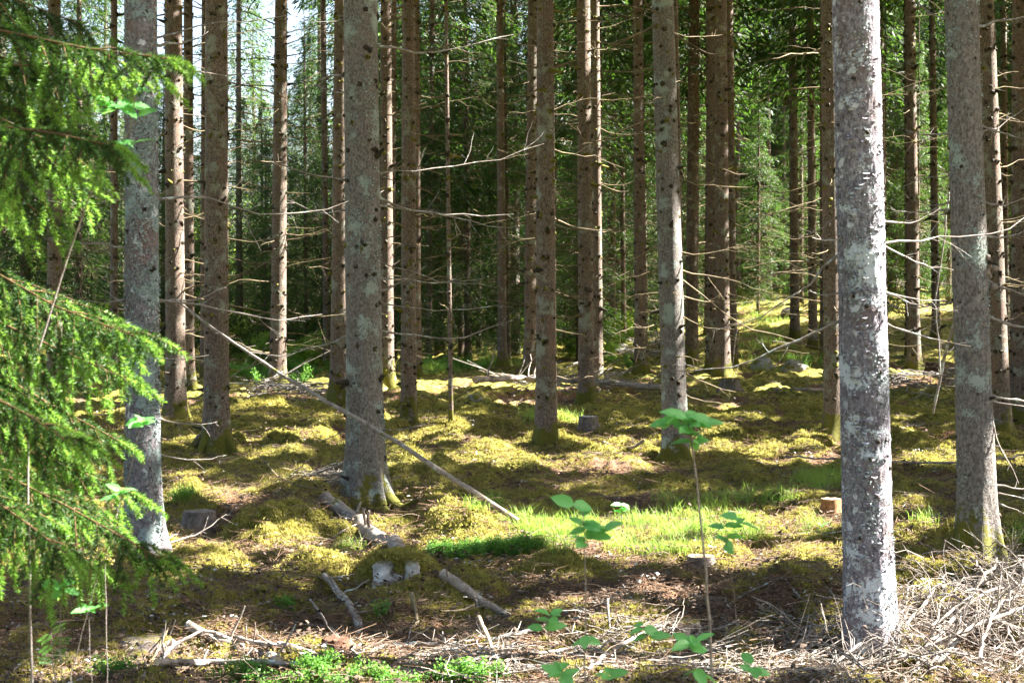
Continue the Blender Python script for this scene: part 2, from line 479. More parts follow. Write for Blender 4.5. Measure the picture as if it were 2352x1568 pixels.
def ring_mat(name, a, b):
    m, nt, out = new_mat(name)
    tc = N(nt, "ShaderNodeTexCoord"); n1 = noise_tex(nt, tc.outputs["Object"], 9, 3, .6)
    va = N(nt, "ShaderNodeVectorMath", operation='MULTIPLY_ADD'); va.inputs[1].default_value = (.02, .02, .0)
    nt.links.new(n1.outputs["Color"], va.inputs[0]); nt.links.new(tc.outputs["Object"], va.inputs[2])
    w = N(nt, "ShaderNodeTexWave", wave_type='RINGS', rings_direction='Z'); w.inputs["Scale"].default_value = 26; w.inputs["Distortion"].default_value = 1.5
    nt.links.new(va.outputs[0], w.inputs["Vector"])
    n2 = noise_tex(nt, tc.outputs["Object"], 14, 5, .75); r = ramp(nt, [(.40, (.35, .30, .25)), (.6, (1, 1, 1))]); nt.links.new(n2.outputs["Fac"], r.inputs[0])
    c = mixc(nt, w.outputs["Fac"], a, b)
    mu = nt.nodes.new("ShaderNodeMix"); mu.data_type = 'RGBA'; mu.blend_type = 'MULTIPLY'; mu.inputs[0].default_value = 1
    nt.links.new(c, mu.inputs[6]); nt.links.new(r.outputs[0], mu.inputs[7])
    bs = N(nt, "ShaderNodeBsdfPrincipled"); bs.inputs["Roughness"].default_value = .9; nt.links.new(mu.outputs[2], bs.inputs["Base Color"]); nt.links.new(bs.outputs[0], out.inputs[0])
    return m
M['rings'] = ring_mat("sawn_rings", (.20, .15, .10), (.36, .29, .20))

def ground_mat():
    m, nt, out = new_mat("forest_floor")
    geo = N(nt, "ShaderNodeNewGeometry"); co = geo.outputs["Position"]
    at_ = N(nt, "ShaderNodeAttribute", attribute_name="moss")
    n1 = noise_tex(nt, co, 1.5, 5, .6); n2 = noise_tex(nt, co, 14, 5, .75); n3 = noise_tex(nt, co, 80, 3, .7); n5 = noise_tex(nt, co, 3.1, 4, .6)
    mossc = ramp(nt, [(.28, (.030, .028, .009)), (.47, (.17, .15, .032)), (.63, (.46, .40, .12))]); nt.links.new(n2.outputs["Fac"], mossc.inputs[0])
    m2 = ramp(nt, [(.4, (.55, .62, .6)), (.65, (1.15, 1.1, 1))]); nt.links.new(n1.outputs["Fac"], m2.inputs[0])
    mul = nt.nodes.new("ShaderNodeMix"); mul.data_type = 'RGBA'; mul.blend_type = 'MULTIPLY'; mul.inputs[0].default_value = 1
    nt.links.new(mossc.outputs[0], mul.inputs[6]); nt.links.new(m2.outputs[0], mul.inputs[7])
    lit = ramp(nt, [(.3, (.035, .022, .015)), (.48, (.15, .095, .06)), (.62, (.30, .20, .13)), (.75, (.40, .33, .27))]); nt.links.new(n3.outputs["Fac"], lit.inputs[0])
    lit2 = ramp(nt, [(.42, (.75, .75, .8)), (.6, (1.05, .88, .74))]); nt.links.new(n5.outputs["Fac"], lit2.inputs[0])
    mul2 = nt.nodes.new("ShaderNodeMix"); mul2.data_type = 'RGBA'; mul2.blend_type = 'MULTIPLY'; mul2.inputs[0].default_value = 1
    nt.links.new(lit.outputs[0], mul2.inputs[6]); nt.links.new(lit2.outputs[0], mul2.inputs[7])
    fa = N(nt, "ShaderNodeMath", operation='MULTIPLY_ADD'); fa.inputs[1].default_value = .5; nt.links.new(n2.outputs["Fac"], fa.inputs[0])
    nt.links.new(at_.outputs["Fac"], fa.inputs[2])
    fr = ramp(nt, [(.62, (0, 0, 0)), (.82, (1, 1, 1))]); nt.links.new(fa.outputs[0], fr.inputs[0])
    c = mixc(nt, fr.outputs[0], mul2.outputs[2], mul.outputs[2])
    bs = N(nt, "ShaderNodeBsdfPrincipled"); bs.inputs["Roughness"].default_value = .95; bs.inputs["Specular IOR Level"].default_value = .1
    nt.links.new(c, bs.inputs["Base Color"])
    b1 = N(nt, "ShaderNodeBump"); b1.inputs["Strength"].default_value = .9; b1.inputs["Distance"].default_value = .03
    nt.links.new(n2.outputs["Fac"], b1.inputs["Height"])
    b2 = N(nt, "ShaderNodeBump"); b2.inputs["Strength"].default_value = 1; b2.inputs["Distance"].default_value = .012
    nt.links.new(n3.outputs["Fac"], b2.inputs["Height"]); nt.links.new(b1.outputs[0], b2.inputs["Normal"])
    nt.links.new(b2.outputs[0], bs.inputs["Normal"]); nt.links.new(bs.outputs[0], out.inputs[0])
    return m
M['ground'] = ground_mat()

# ------------------------------------------------------------------ ground sheet
def moss_val(x, y):
    b = bumps(x, y, False)
    v = .67 + 2.2 * b + .8 * fbm(x / 1.6 + 3, y / 1.6, 3) + .35 * noise2(x / .22, y / .22)
    v = v - .12 * sstep(8.6, 7.0, y + .5 * noise2(x, y)) * sstep(-2.2, .5, x + .6 * noise2(x * 1.3, y))
    # orange litter patches (picture places)
    for (px, py, r, k) in LITTER:
        v = v - .75 * k * np.exp(-(((x - px) / r) ** 2 + ((y - py) / r) ** 2))
    return v

LITTER = []
for (vx, vy, rp, k) in [(950, 1160, 60, .5), (1430, 1068, 70, .7), (1290, 1350, 60, .6), (560, 1330, 60, .4), (700, 1140, 70, .6), (640, 905, 80, .6),
                        (2150, 1240, 60, .3), (1800, 1310, 120, .15), (2130, 1000, 110, .6), (1880, 1050, 60, .4), (1330, 900, 160, .5), (2200, 880, 120, .5), (1600, 1390, 260, .3), (900, 1440, 200, .35), (2200, 1400, 220, .6)]  :
    p = ground_hit(vx, vy); LITTER.append((p[0], p[1], rp * p[1] / F * 1.5, k))

def build_ground():
    uc = np.linspace(-.40, .40, 430)
    uo = .40 * np.geomspace(1.03, 75, 46)
    u = np.concatenate([-uo[::-1], uc, uo])
    yy = np.concatenate([np.linspace(-60, 5.2, 24), np.geomspace(5.5, 66, 780), np.geomspace(67, 420, 50)])
    w = np.maximum(yy, 5)
    X = u[None, :] * w[:, None]; Y = np.repeat(yy[:, None], len(u), 1)
    Z = g_smooth(X, Y) + bumps(X, Y)
    n, k = X.shape
    V = np.stack([X, Y, Z], -1).reshape(-1, 3)
    i = np.arange(n - 1)[:, None] * k; j = np.arange(k - 1)[None, :]
    Fq = np.stack([i + j, i + j + 1, i + k + j + 1, i + k + j], -1).reshape(-1, 4)
    me = make_mesh("ground", V, [Fq], [M['ground']], None, True)
    a = me.attributes.new("moss", 'FLOAT', 'POINT')
    a.data.foreach_set("value", moss_val(X, Y).astype(np.float32).ravel())
    link("ground", me, kind="structure", label="mossy forest floor of low hummocks and brown needle litter", cat="ground")
build_ground()


# ------------------------------------------------------------------ sun patches: points the sun reaches (crowns leave a gap there)
SHAFT = []   # (point, radius)
def shaft_ground(vx, vy, r):
    p = ground_hit(vx, vy); SHAFT.append((p, r * (.80 if vy < 1320 or vx > 2000 else .6)))
for a in [(1230, 1235, .55), (1340, 1215, .55), (1450, 1225, .6), (1560, 1215, .6), (1670, 1220, .6), (1770, 1230, .5), (1180, 1200, .3), (1400, 1270, .35), (1250, 1270, .35),
          (920, 1140, .28), (1060, 1185, .42), (960, 1245, .35), (740, 1300, .36), (850, 1210, .22), (600, 1255, .26), (480, 1255, .2), (300, 1290, .3), (150, 1290, .4), (560, 1320, .22),
          (1100, 1040, .5), (1200, 1045, .4), (930, 1060, .3), (1420, 1070, .5), (1390, 1030, .3), (700, 1005, .35), (560, 1010, .3), (420, 1010, .35), (200, 1010, .5), (60, 1000, .5), (1000, 990, .3), (1290, 960, .3),
          (1850, 1050, .45), (1920, 1040, .4), (2080, 1055, .45), (2180, 1050, .4), (2320, 1060, .5), (2110, 1245, .4), (2180, 1270, .3), (2060, 1230, .3), (1925, 1165, .55), (1905, 1195, .4), (1830, 1290, .35),
          (1050, 885, .7), (1130, 880, .6), (980, 880, .4), (1180, 930, .4), (480, 900, .4), (1980, 860, .5), (2090, 880, .4), (2170, 820, .5), (1780, 880, .4),
          (1310, 1385, .2), (1000, 1430, .18), (1520, 1375, .22), (2120, 1370, .3), (2250, 1420, .55), (2340, 1400, .6), (2330, 1500, .6), (2180, 1520, .5), (2060, 1530, .4), (2250, 1560, .6), (1950, 1540, .25), (1700, 1550, .3),
          (600, 1545, .35), (800, 1550, .4), (1000, 1555, .4), (450, 1480, .25), (1130, 1545, .3), (200, 1560, .3), (1350, 1555, .25),
          (420, 1100, .22), (430, 1330, .15), (520, 1130, .2), (700, 1090, .2), (1580, 1000, .25), (1650, 940, .25), (2250, 1010, .3)]:
    shaft_ground(*a)
for (vx, vy, D, r) in [(425, 560, 23, .35), (430, 840, 23, .3), (440, 720, 23, .3), (425, 300, 23, .3), (445, 100, 23, .3),
                       (650, 200, 32, .45), (650, 350, 32, .4), (640, 60, 32, .3), (880, 250, 13, .3), (870, 500, 13, .22), (790, 560, 27, .3), (785, 350, 27, .2),
                       (1230, 300, 30, .4), (1275, 480, 18.5, .3), (1280, 620, 18.5, .25), (1275, 960, 18.5, .25), (1365, 500, 28, .35), (1380, 850, 30, .3), (1355, 200, 28, .35),
                       (1550, 600, 17, .18), (1575, 960, 17, .25), (1660, 550, 33, .4), (1660, 150, 33, .5), (1675, 830, 33, .3),
                       (2010, 690, 7.4, .16), (2000, 600, 7.4, .13), (2005, 120, 7.4, .15), (2030, 740, 7.4, .12), (2245, 550, 10.2, .22), (2270, 700, 10.2, .2), (2285, 1150, 10.2, .2), (2240, 480, 10.2, .16),
                       (2115, 300, 34, .4), (2285, 150, 22, .25), (960, 480, 24, .3), (1000, 400, 30, .5), (1152, 760, 38, .4), (750, 700, 42, .5),
                       (330, 850, 4.2, .32), (250, 820, 4.2, .3), (300, 1230, 4.3, .25), (250, 1110, 4.3, .3), (100, 1050, 4.3, .35), (120, 900, 4.2, .3), (20, 1150, 4.3, .3), (220, 340, 4.1, .12), (330, 140, 4, .12), (60, 1000, 4.2, .2),
                       (1060, 60, 32, .9), (1120, 120, 34, .9), (1020, 150, 34, .8)]:
    SHAFT.append((at(vx, vy, D), r))
def shaft_trunk(vx, D, r, *vys):
    for vy in vys: SHAFT.append((at(vx, vy, D), r * 1.35))
shaft_trunk(425, 23, .32, 20, 250, 300, 540, 570, 600, 700, 740, 780, 820, 860, 900)
shaft_trunk(510, 17.5, .28, 130, 170, 420, 560)
shaft_trunk(650, 32, .38, 40, 100, 180, 240, 300, 350, 400)
shaft_trunk(875, 12.8, .2, 200, 240, 300, 460, 500, 540, 640, 700)
shaft_trunk(790, 27, .3, 360, 480, 560, 600)
shaft_trunk(1234, 30, .35, 180, 240, 300, 360)
shaft_trunk(1275, 18.5, .26, 360, 400, 440, 480, 540, 580, 640, 720, 940, 980)
shaft_trunk(1360, 28, .3, 60, 120, 200, 260, 330, 440, 480, 520, 700, 850)
shaft_trunk(1560, 17, .16, 120, 600, 700, 940, 980)
shaft_trunk(1662, 33, .35, 40, 100, 150, 530, 560, 600, 820)
shaft_trunk(2015, 7.4, .17, 40, 90, 130, 260, 640, 680, 720, 760)
shaft_trunk(2245, 10.2, .17, 440, 470, 510, 560, 600, 660, 700, 760, 850, 950, 1050, 1120, 1180)
shaft_trunk(2285, 20, .2, 60, 120, 200, 260)
shaft_trunk(2115, 32, .3, 260, 300, 350, 600, 740, 820)
shaft_trunk(2345, 19, .3, 150, 300, 400, 700)
shaft_trunk(1920, 19, .2, 150, 450, 600, 740, 860)
shaft_trunk(350, 9.8, .12, 60, 520, 900)
SP = np.array([s[0] for s in SHAFT]); SR = np.array([s[1] for s in SHAFT])

def carve(C, pad=.08):
    """boolean mask of foliage centres that may stay"""
    keep = np.ones(len(C), bool)
    for p, r in zip(SP, SR):
        d = C - p
        t = d @ S
        q = d - t[:, None] * S
        keep &= ~((t > .5) & ((q * q).sum(1) < (r + pad) ** 2))
    return keep

# ------------------------------------------------------------------ crowns
def crown_geo(seed, z0, H, Rm, per=46, size=(.20, .055), step=.40, nb=6, wood=True, droop=.45, dead=0.0):
    g = np.random.default_rng(seed)
    G = Geo()
    C, A, Lq = [], [], []
    z = z0
    while z < H - .15:
        f = (H - z) / max(H - z0, .1)
        for b in range(nb if f > .1 else 4):
            az = g.uniform(0, 2 * np.pi); L = Rm * min(1.0, f * 1.25 + .04) ** .8 * g.uniform(.6, 1.12)
            if f > .8: L *= g.uniform(.5, 1)
            zz = z + g.uniform(-.15, .15)
            o = np.array([math.cos(az), math.sin(az), 0]); l = np.array([-o[1], o[0], 0])
            dr = droop * g.uniform(.6, 1.3)
            def pt(s_): return o[None, :] * (s_ * L)[:, None] + np.array([0, 0, 1]) * (zz + L * (.08 * s_ - dr * s_ ** 2 + .32 * dr * s_ ** 3))[:, None]
            if wood:
                P = pt(np.linspace(0, .92, 5)); G.add(*tube(P, np.linspace(.016, .004, 5) * (.5 + .3 * L), 3), 1)
            n = int(per * (.4 + .6 * L / Rm))
            s_ = g.uniform(.14, 1.0, n) ** .8
            lat = g.uniform(-1, 1, n) * (.42 * L * np.sin(np.clip(1.08 - s_, 0, 1) * 1.6) + .04)
            P = pt(s_) + l[None, :] * lat[:, None]
            hang = g.uniform(0, 1, n) ** 1.5 * .38
            P[:, 2] -= hang + .15 * np.abs(lat)
            ax = o[None, :] * .55 + l[None, :] * (np.sign(lat) * .6)[:, None] + np.array([0, 0, -1]) * (.25 + 2.2 * hang)[:, None] + g.standard_normal((n, 3)) * .25
            C.append(P); A.append(unit(ax)); Lq.append(g.uniform(.6, 1.35, n))
        z += step * g.uniform(.75, 1.25)
    C = np.concatenate(C); A = np.concatenate(A); Lq = np.concatenate(Lq)
    return G, C, A, Lq, size, g

def finish_crown(name, dat, mats, off=None):
    G, C, A, Lq, size, g = dat
    if off is not None:
        k = carve(C + off, size[0] * .3)
        C, A, Lq = C[k], A[k], Lq[k]
    V, Fq = diamonds(C, A, Lq * size[0], Lq * size[1], g)
    G.add(V, Fq, 0)
    return G.mesh(name, mats)

# ------------------------------------------------------------------ trunks
def trunk_mesh(name, r, H, lean, mat, sides=20, seed=0, flare=1.0, detail=False, vis=6.0, cut_root=.35):
    g = np.random.default_rng(seed)
    if detail:
        zs = np.concatenate([np.linspace(-.35, .9, 60), np.linspace(.92, vis, int(vis * 45)), np.linspace(vis + .2, H, 24)])
    else:
        zs = np.concatenate([[-.35, -.15, -.05, 0, .05, .1, .16, .22, .3, .4, .55, .75], np.linspace(1.0, vis, 26), np.linspace(vis + .5, H, 12)])
    a = np.arange(sides) * 2 * np.pi / sides
    Z, Aa = np.meshgrid(zs, a, indexing='ij')
    tap = 1.06 - .25 * np.clip(Z / max(vis, 1), 0, 1) * min(vis / 8, 1)
    tap = np.where(Z > vis, (1.06 - .25 * min(vis / 8, 1)) * (1 - .93 * (Z - vis) / (H - vis)), tap)
    ph = g.uniform(0, 6.28, 3); nl = g.integers(4, 7)
    lob = (.55 + .45 * np.cos(nl * Aa + ph[0]) + .25 * np.cos(2 * Aa + ph[1]))
    fl = flare * np.exp(-np.clip(Z + .03, 0, 9) / .17) * .85 * np.clip(lob, .15, 2) + flare * .16 * np.exp(-np.clip(Z, 0, 9) / .45)
    rr = r * (tap + fl)
    rr = rr * (1 + .03 * np.cos(2 * Aa + Z * .4 + ph[2]) + .02 * noise2(Z * 1.3 + seed, Aa))
    if detail:
        nx = Aa / (2 * np.pi)
        # seamless-ish relief: sample noise on the cylinder surface
        X0 = np.cos(Aa); Y0 = np.sin(Aa)
        rel = .5 * fbm(X0 * 2.5 + 7 + Z * 3.1, Y0 * 2.5 + Z * 2.2 + seed, 4)
        rel += .5 * noise2(X0 * 9 + Z * 23, Y0 * 9 - Z * 31)
        rr = rr + .004 * rel * detail
    X = rr * np.cos(Aa) + lean[0] * Z; Y = rr * np.sin(Aa) + lean[1] * Z
    V = np.stack([X, Y, Z], -1).reshape(-1, 3)
    n = len(zs); i = np.arange(n - 1)[:, None] * sides; j = np.arange(sides)[None, :]; j2 = (j + 1) % sides
    Fq = np.stack([i + j, i + j2, i + sides + j2, i + sides + j], -1).reshape(-1, 4)
    return make_mesh(name, V, [Fq], [mat], None, True)

def radius_at(r, z, vis):
    return r * (1.06 - .25 * np.clip(z / max(vis, 1), 0, 1) * min(vis / 8, 1) + .16 * np.exp(-np.clip(z, 0, 9) / .45))

def dead_branch_mesh(name, p0, p1, r0, g, mat, sides=4, twigs=5, sag=.06, wob=.03, twl=.22):
    G = Geo()
    n = 9
    P = wander(p0, p1, n, wob * 1.3, g)
    L = np.linalg.norm(p1 - p0)
    t = np.linspace(0, 1, n)
    P[:, 2] -= sag * L * np.sin(t * np.pi)
    rad = r0 * (1 - .72 * t) * (1 + .18 * g.standard_normal(n) * (t > .05))
    rad[0] *= 1.5
    V, Fq = tube(P, rad, sides); G.add(V, Fq); G.add(V, cap_faces(n, sides)); 
    d = unit(p1 - p0)
    for k in range(twigs):
        s_ = g.uniform(.25, .98); b = P[min(int(s_ * (n - 1)), n - 2)] * (1 - (s_ * (n - 1)) % 1) + P[min(int(s_ * (n - 1)) + 1, n - 1)] * ((s_ * (n - 1)) % 1)
        side = unit(np.cross(d, g.standard_normal(3)))
        e = b + (d * g.uniform(.3, 1) + side * g.uniform(.4, 1)) * twl * L * g.uniform(.25, 1) + np.array([0, 0, -1]) * .05 * g.uniform(-.5, 1) * L
        Q = wander(b, e, 5, .06, g)
        rt = r0 * .42 * (1 - .5 * s_)
        G.add(*tube(Q, np.linspace(rt, rt * .4, 5), 3))
        if g.random() < .5:
            b2 = Q[2]; e2 = b2 + (e - b) * .5 + g.standard_normal(3) * .12 * np.linalg.norm(e - b)
            G.add(*tube(wander(b2, e2, 3, .05, g), [rt * .5, rt * .4, rt * .25], 3))
    return G.mesh(name, [mat], True)

def stub_geo(r, vis, lean, seed, count, size=1.0, mossy=.15):
    """short broken branch collars in rough whorls"""
    g = np.random.default_rng(seed); G = Geo()
    z = .25
    zs = []
    while z < vis:
        nn = g.integers(4, 9)
        for k in range(nn): zs.append(z + g.normal(0, .025))
        for k in range(g.integers(0, 4)): zs.append(z + g.uniform(.05, .35))
        z += g.uniform(.17, .33)
    zs = np.array(zs)
    if len(zs) > count: zs = g.choice(zs, count, replace=False)
    for z in zs:
        a = g.uniform(0, 2 * np.pi)
        rr = radius_at(r, z, vis)
        o = np.array([math.cos(a), math.sin(a), 0])
        b = np.array([lean[0] * z, lean[1] * z, z]) + o * rr * .96
        L = g.uniform(.008, .018) * size if g.random() < .92 else g.uniform(.04, .10) * size
        w = g.uniform(.009, .017) * size
        d = unit(o + np.array([0, 0, g.uniform(-.3, .5)]) + g.standard_normal(3) * .2)
        P = np.array([b - o * .01, b + d * L * .4, b + d * L])
        G.add(*tube(P, [w * 1.5, w, w * .45], 5), 1 if g.random() < mossy else 0)
        if g.random() < .85:      # split collar fringe
            for q in range(4):
                e = b + unit(o * .8 + g.standard_normal(3) * 1.0) * g.uniform(.012, .03) * size
                G.add(*tube(np.array([b, e]), [w * .5, w * .1], 3), 1 if g.random() < mossy else 0)
    return G

# ------------------------------------------------------------------ named trees
TREES = []
def spruce(topx, basex, basey, wpx, mat, label, vis=None, D=None, crown=True, nbr=10, seedv=None, detail=False, sides=20, stubs=70, brmat='twig',
           specs=(), group=None, H=20, z0=9.0, wy=700, mossy=.15, flare=1.0, brlen=(.35, 1.5), name="spruce_tree", brz=None, roots=()):
    seed = len(TREES) * 13 + 5 if seedv is None else seedv
    g = np.random.default_rng(seed)
    if D is None: p = ground_hit(basex, basey)
    else:
        p = at(basex, basey, D); p[2] = float(ground_z(p[0], p[1]))
    Dd = p[1]
    top = at(topx, 0, Dd)
    hv = top[2] - p[2]
    lean = ((top[0] - p[0]) / hv, 0.0)
    vis = vis or max(4.0, hv * 1.05)
    r = wpx / 2 * Dd / F
    t = thing(name, label, "tree", p, group)
    hm = (1.6 - p[2]) if basey > 900 else 2.0
    me = trunk_mesh("trunk", r, H, lean, M[mat], sides, seed, flare, detail, vis)
    link("trunk", me, t)
    for (ra, rl, rw) in roots:
        G = Geo(); n = 9; tt = np.linspace(0, 1, n); o = np.array([math.cos(ra), math.sin(ra)])
        Px = p[0] + o[0] * (r * .35 + rl * tt); Py = p[1] + o[1] * (r * .35 + rl * tt)
        Pz = gz_full(Px, Py) + (.34 * rw / .07) * (1 - tt) ** 2.2 - .01
        P_ = np.stack([Px, Py, Pz], 1) - p
        G.add(*tube(P_, rw * (1.15 - .85 * tt), 12, jitter=.05)); link("root", G.mesh("root", [M[mat]], True), t)
    if stubs:
        sg = stub_geo(r, vis, lean, seed + 1, int(stubs * 2.6), 1.1 + .03 * Dd if Dd > 11 else .72, mossy)
        link("branch_stubs", sg.mesh("branch_stubs", [M['stub'], M['moss_stub']]), t, kind="stuff")
    # photographed branches: (start_vy, end_vx, end_vy, radius, depth shift)
    for (svy, evx, evy, rb, dd) in specs:
        z = at(0, svy, Dd)[2] - p[2]
        e = at(evx, evy, Dd + dd) - p
        side = 1 if e[0] > lean[0] * z else -1
        o = unit(np.array([side, dd * .6 / max(abs(e[0]), .2), 0.0]))
        b = np.array([lean[0] * z, 0, z]) + o * radius_at(r, z, vis) * .9
        link("dead_branch", dead_branch_mesh("dead_branch", b, e, rb * (.55 if Dd < 9 else .72), g, M[brmat if rb < .02 else 'twig'], 5, 6), t)
    top_b = brz[1] if brz else vis; lo_b = brz[0] if brz else .6
    for k in range(int(nbr * 1.5) if nbr >= 14 else nbr):
        z = g.uniform(lo_b, top_b); a = g.choice([0, np.pi]) + g.normal(0, .75)
        L = g.uniform(*brlen) ** 1.0 * (.45 + .45 * z / vis)
        o = np.array([math.cos(a), math.sin(a), 0])
        if o[1] < -.8 and Dd < 12: continue
        b = np.array([lean[0] * z, 0, z]) + o * radius_at(r, z, vis) * .9
        e = b + o * L + np.array([0, 0, g.uniform(-.28, .32) * L])
        link("dead_branch", dead_branch_mesh("dead_branch", b, e, g.uniform(.0045, .009) * (1 + .012 * Dd), g, M[brmat], 4, g.integers(3, 7), g.uniform(-.08, .1), .035, .3), t)
    if crown:
        dat = crown_geo(seed + 2, z0, H, g.uniform(2.1, 2.7), 34, (.36, .17), .5, 6, False) if Dd < 28 else crown_geo(seed + 2, z0, H, 2.6, 62, (.24, .05), .42, 6, True)
        cm = finish_crown("crown", dat, [M['needle'], M['twig']], p)
        link("crown", cm, t)
    TREES.append((p[0], p[1]))
    return t, p, r, lean, vis

T_left = spruce(323, 330, 1290, 76, 'bark_left', "lichen-spotted blue-grey spruce trunk rising behind the green boughs at left", detail=1.0, sides=72, stubs=60, nbr=5, brmat='twig_pale',
       specs=[(455, 100, 462, .010, .3), (458, 800, 462, .011, .8), (690, 520, 660, .010, .4), (690, 740, 722, .012, .5), (688, 190, 690, .008, -.2), (700, 245, 668, .008, .1), (962, 500, 968, .010, .2), (1045, 520, 1045, .008, .2),
              (150, 600, 160, .012, .6), (120, 135, 110, .011, .4), (1250, 520, 1180, .010, .3), (820, 480, 815, .006, .3)], mossy=.1)
T_pale = spruce(398, 404, 965, 45, 'bark', "brown spruce with a long sunlit pink flank, first behind the lichened left trunk", nbr=22)
spruce(432, 434, 892, 24, 'bark', "slimmer sunlit spruce close behind the pink-flanked one", nbr=16, stubs=50)
T_dark = spruce(497, 497, 1038, 56, 'bark', "stout brown spruce dotted with stubs, mossy root at its foot, left of the central trunk", nbr=16, stubs=150, mossy=.4, roots=[(-.5, .4, .07), (-2.2, .3, .07), (3.4, .35, .06)],
       specs=[(700, 850, 715, .010, 1.0), (300, 640, 250, .010, .6)])
spruce(646, 638, 890, 34, 'bark', "straight spruce with a sunlit upper stem against the bright sky gap", nbr=26, brlen=(.6, 2.4))
spruce(742, 750, 845, 15, 'bark', "thin dark spruce with a bright lower stem left of the mossy-footed brown trunk", nbr=14, stubs=30)
spruce(785, 778, 925, 38, 'bark', "brown spruce half hidden behind the left edge of the big central trunk", nbr=16, stubs=90, mossy=.5)
T_mid = spruce(828, 840, 1165, 82, 'bark_grey', "big pale grey spruce in the middle-left with a mossy buttress and stub-dotted bark", detail=1.0, sides=72, stubs=170, nbr=3, mossy=.1, flare=1.25, roots=[(-.35, .42, .07), (-1.5, .22, .06), (3.6, .22, .06), (-2.6, .2, .055)],
       specs=[(400, 1250, 330, .009, .8), (452, 1200, 520, .013, .4), (470, 1180, 492, .010, .6), (640, 1110, 640, .013, .3), (668, 980, 610, .013, .2), (760, 1180, 735, .012, .5), (770, 560, 800, .009, .3), (695, 1180, 706, .008, .4),
              (415, 560, 330, .012, -.4), (480, 660, 460, .012, .2), (600, 1130, 660, .008, .2), (105, 1180, 80, .014, .6), (210, 700, 180, .010, .3), (985, 1000, 960, .009, -.2), (1110, 920, 1090, .008, .1), (985, 700, 1020, .007, .3)], brmat='twig_pale')
spruce(886, 890, 882, 28, 'bark', "pinkish brown spruce just behind the right side of the big central trunk", nbr=16)
spruce(905, 898, 850, 15, 'bark', "narrow pale-lit spruce behind the pinkish one, right of the central trunk", nbr=14, stubs=30)
T_c9 = spruce(938, 939, 975, 33, 'bark', "slim grey-brown spruce with a moss tuft halfway up and a torn strip of bark", nbr=26, stubs=60, mossy=.5, brlen=(.5, 1.8))
spruce(958, 961, 862, 13, 'bark', "thin sunlit stem just behind the slim moss-tufted spruce", nbr=14, stubs=20)
spruce(1024, 1036, 968, 10, 'bark', "dead pole-thin spruce stem of reddish wood standing alone in the clearing", nbr=10, stubs=25, crown=False, H=9, brlen=(.2, .9), flare=.5)
spruce(1148, 1154, 846, 19, 'bark', "distant spruce with sunlit lower stem left of the twin pink trunks", nbr=24, stubs=30, mossy=.6)
spruce(1225, 1217, 868, 29, 'bark', "shaded pink-brown spruce behind the left edge of the moss-footed trunk", nbr=16)
T_15 = spruce(1252, 1255, 1022, 44, 'bark', "brown spruce with cracked bark and thick moss up its lower stem near the middle", nbr=22, stubs=90, mossy=.5, brlen=(.5, 2.0))
spruce(1340, 1347, 925, 35, 'bark', "dark brown spruce, left one of the close pair beside the fallen brushwood", nbr=24, stubs=100, mossy=.4, brlen=(.5, 2.0))
spruce(1367, 1373, 892, 23, 'bark', "paler spruce, right one of the close pair beside the fallen brushwood", nbr=16, mossy=.4)
spruce(1465, 1472, 856, 27, 'bark', "evenly brown spruce standing between the close pair and the leaning grey trunk", nbr=20, brlen=(.5, 2.0))
T_19 = spruce(1522, 1552, 1052, 54, 'bark_grey', "grey-green spruce leaning slightly right, root wrapped in dark moss", nbr=20, stubs=80, brlen=(.5, 1.8), detail=.7, sides=48, roots=[(-.6, .3, .06), (3.7, .3, .06)],
       specs=[(60, 1290, 130, .016, .4), (270, 1260, 350, .013, .5), (75, 1660, 80, .012, .4), (410, 1720, 430, .014, .3), (560, 1340, 620, .013, .5), (680, 1760, 690, .014, .3), (855, 1690, 900, .012, .3), (905, 1700, 925, .010, .3), (910, 1430, 985, .010, .2), (640, 1900, 800, .012, .8), (320, 1720, 400, .012, .4)], mossy=.3)
spruce(1552, 1568, 905, 12, 'bark', "narrow sunlit stem close behind the leaning grey spruce", nbr=6, stubs=20)
spruce(1632, 1636, 852, 26, 'bark', "left trunk of three standing tight together by the sunny slope", nbr=14)
spruce(1655, 1660, 862, 33, 'bark', "middle and stoutest trunk of three standing tight together by the sunny slope", nbr=18, mossy=.4)
spruce(1675, 1684, 842, 20, 'bark', "right mossy-footed trunk of three standing tight together by the sunny slope", nbr=10, mossy=.7)
spruce(1693, 1695, 672, 12, 'bark_far', "small grey trunk at the upper left corner of the sunny slope", nbr=8, stubs=0, crown=False)
spruce(1762, 1768, 682, 10, 'bark_far', "leftmost thin trunk on the top of the sunny slope", nbr=8, stubs=0, crown=False)
spruce(1800, 1803, 677, 9, 'bark_far', "thinnest trunk on the top of the sunny slope", nbr=8, stubs=0, crown=False)
spruce(1820, 1826, 782, 21, 'bark', "dark trunk standing alone on the sunny slope", nbr=14, stubs=40, z0=7)
spruce(1860, 1868, 800, 19, 'bark', "dark trunk with pale dead twigs just right of the lone one on the slope", nbr=18, stubs=40)
T_24 = spruce(1903, 1915, 1002, 40, 'bark', "warm brown spruce showing along the left side of the white-crusted trunk", nbr=30, stubs=100, mossy=.5, brlen=(.5, 2.0))
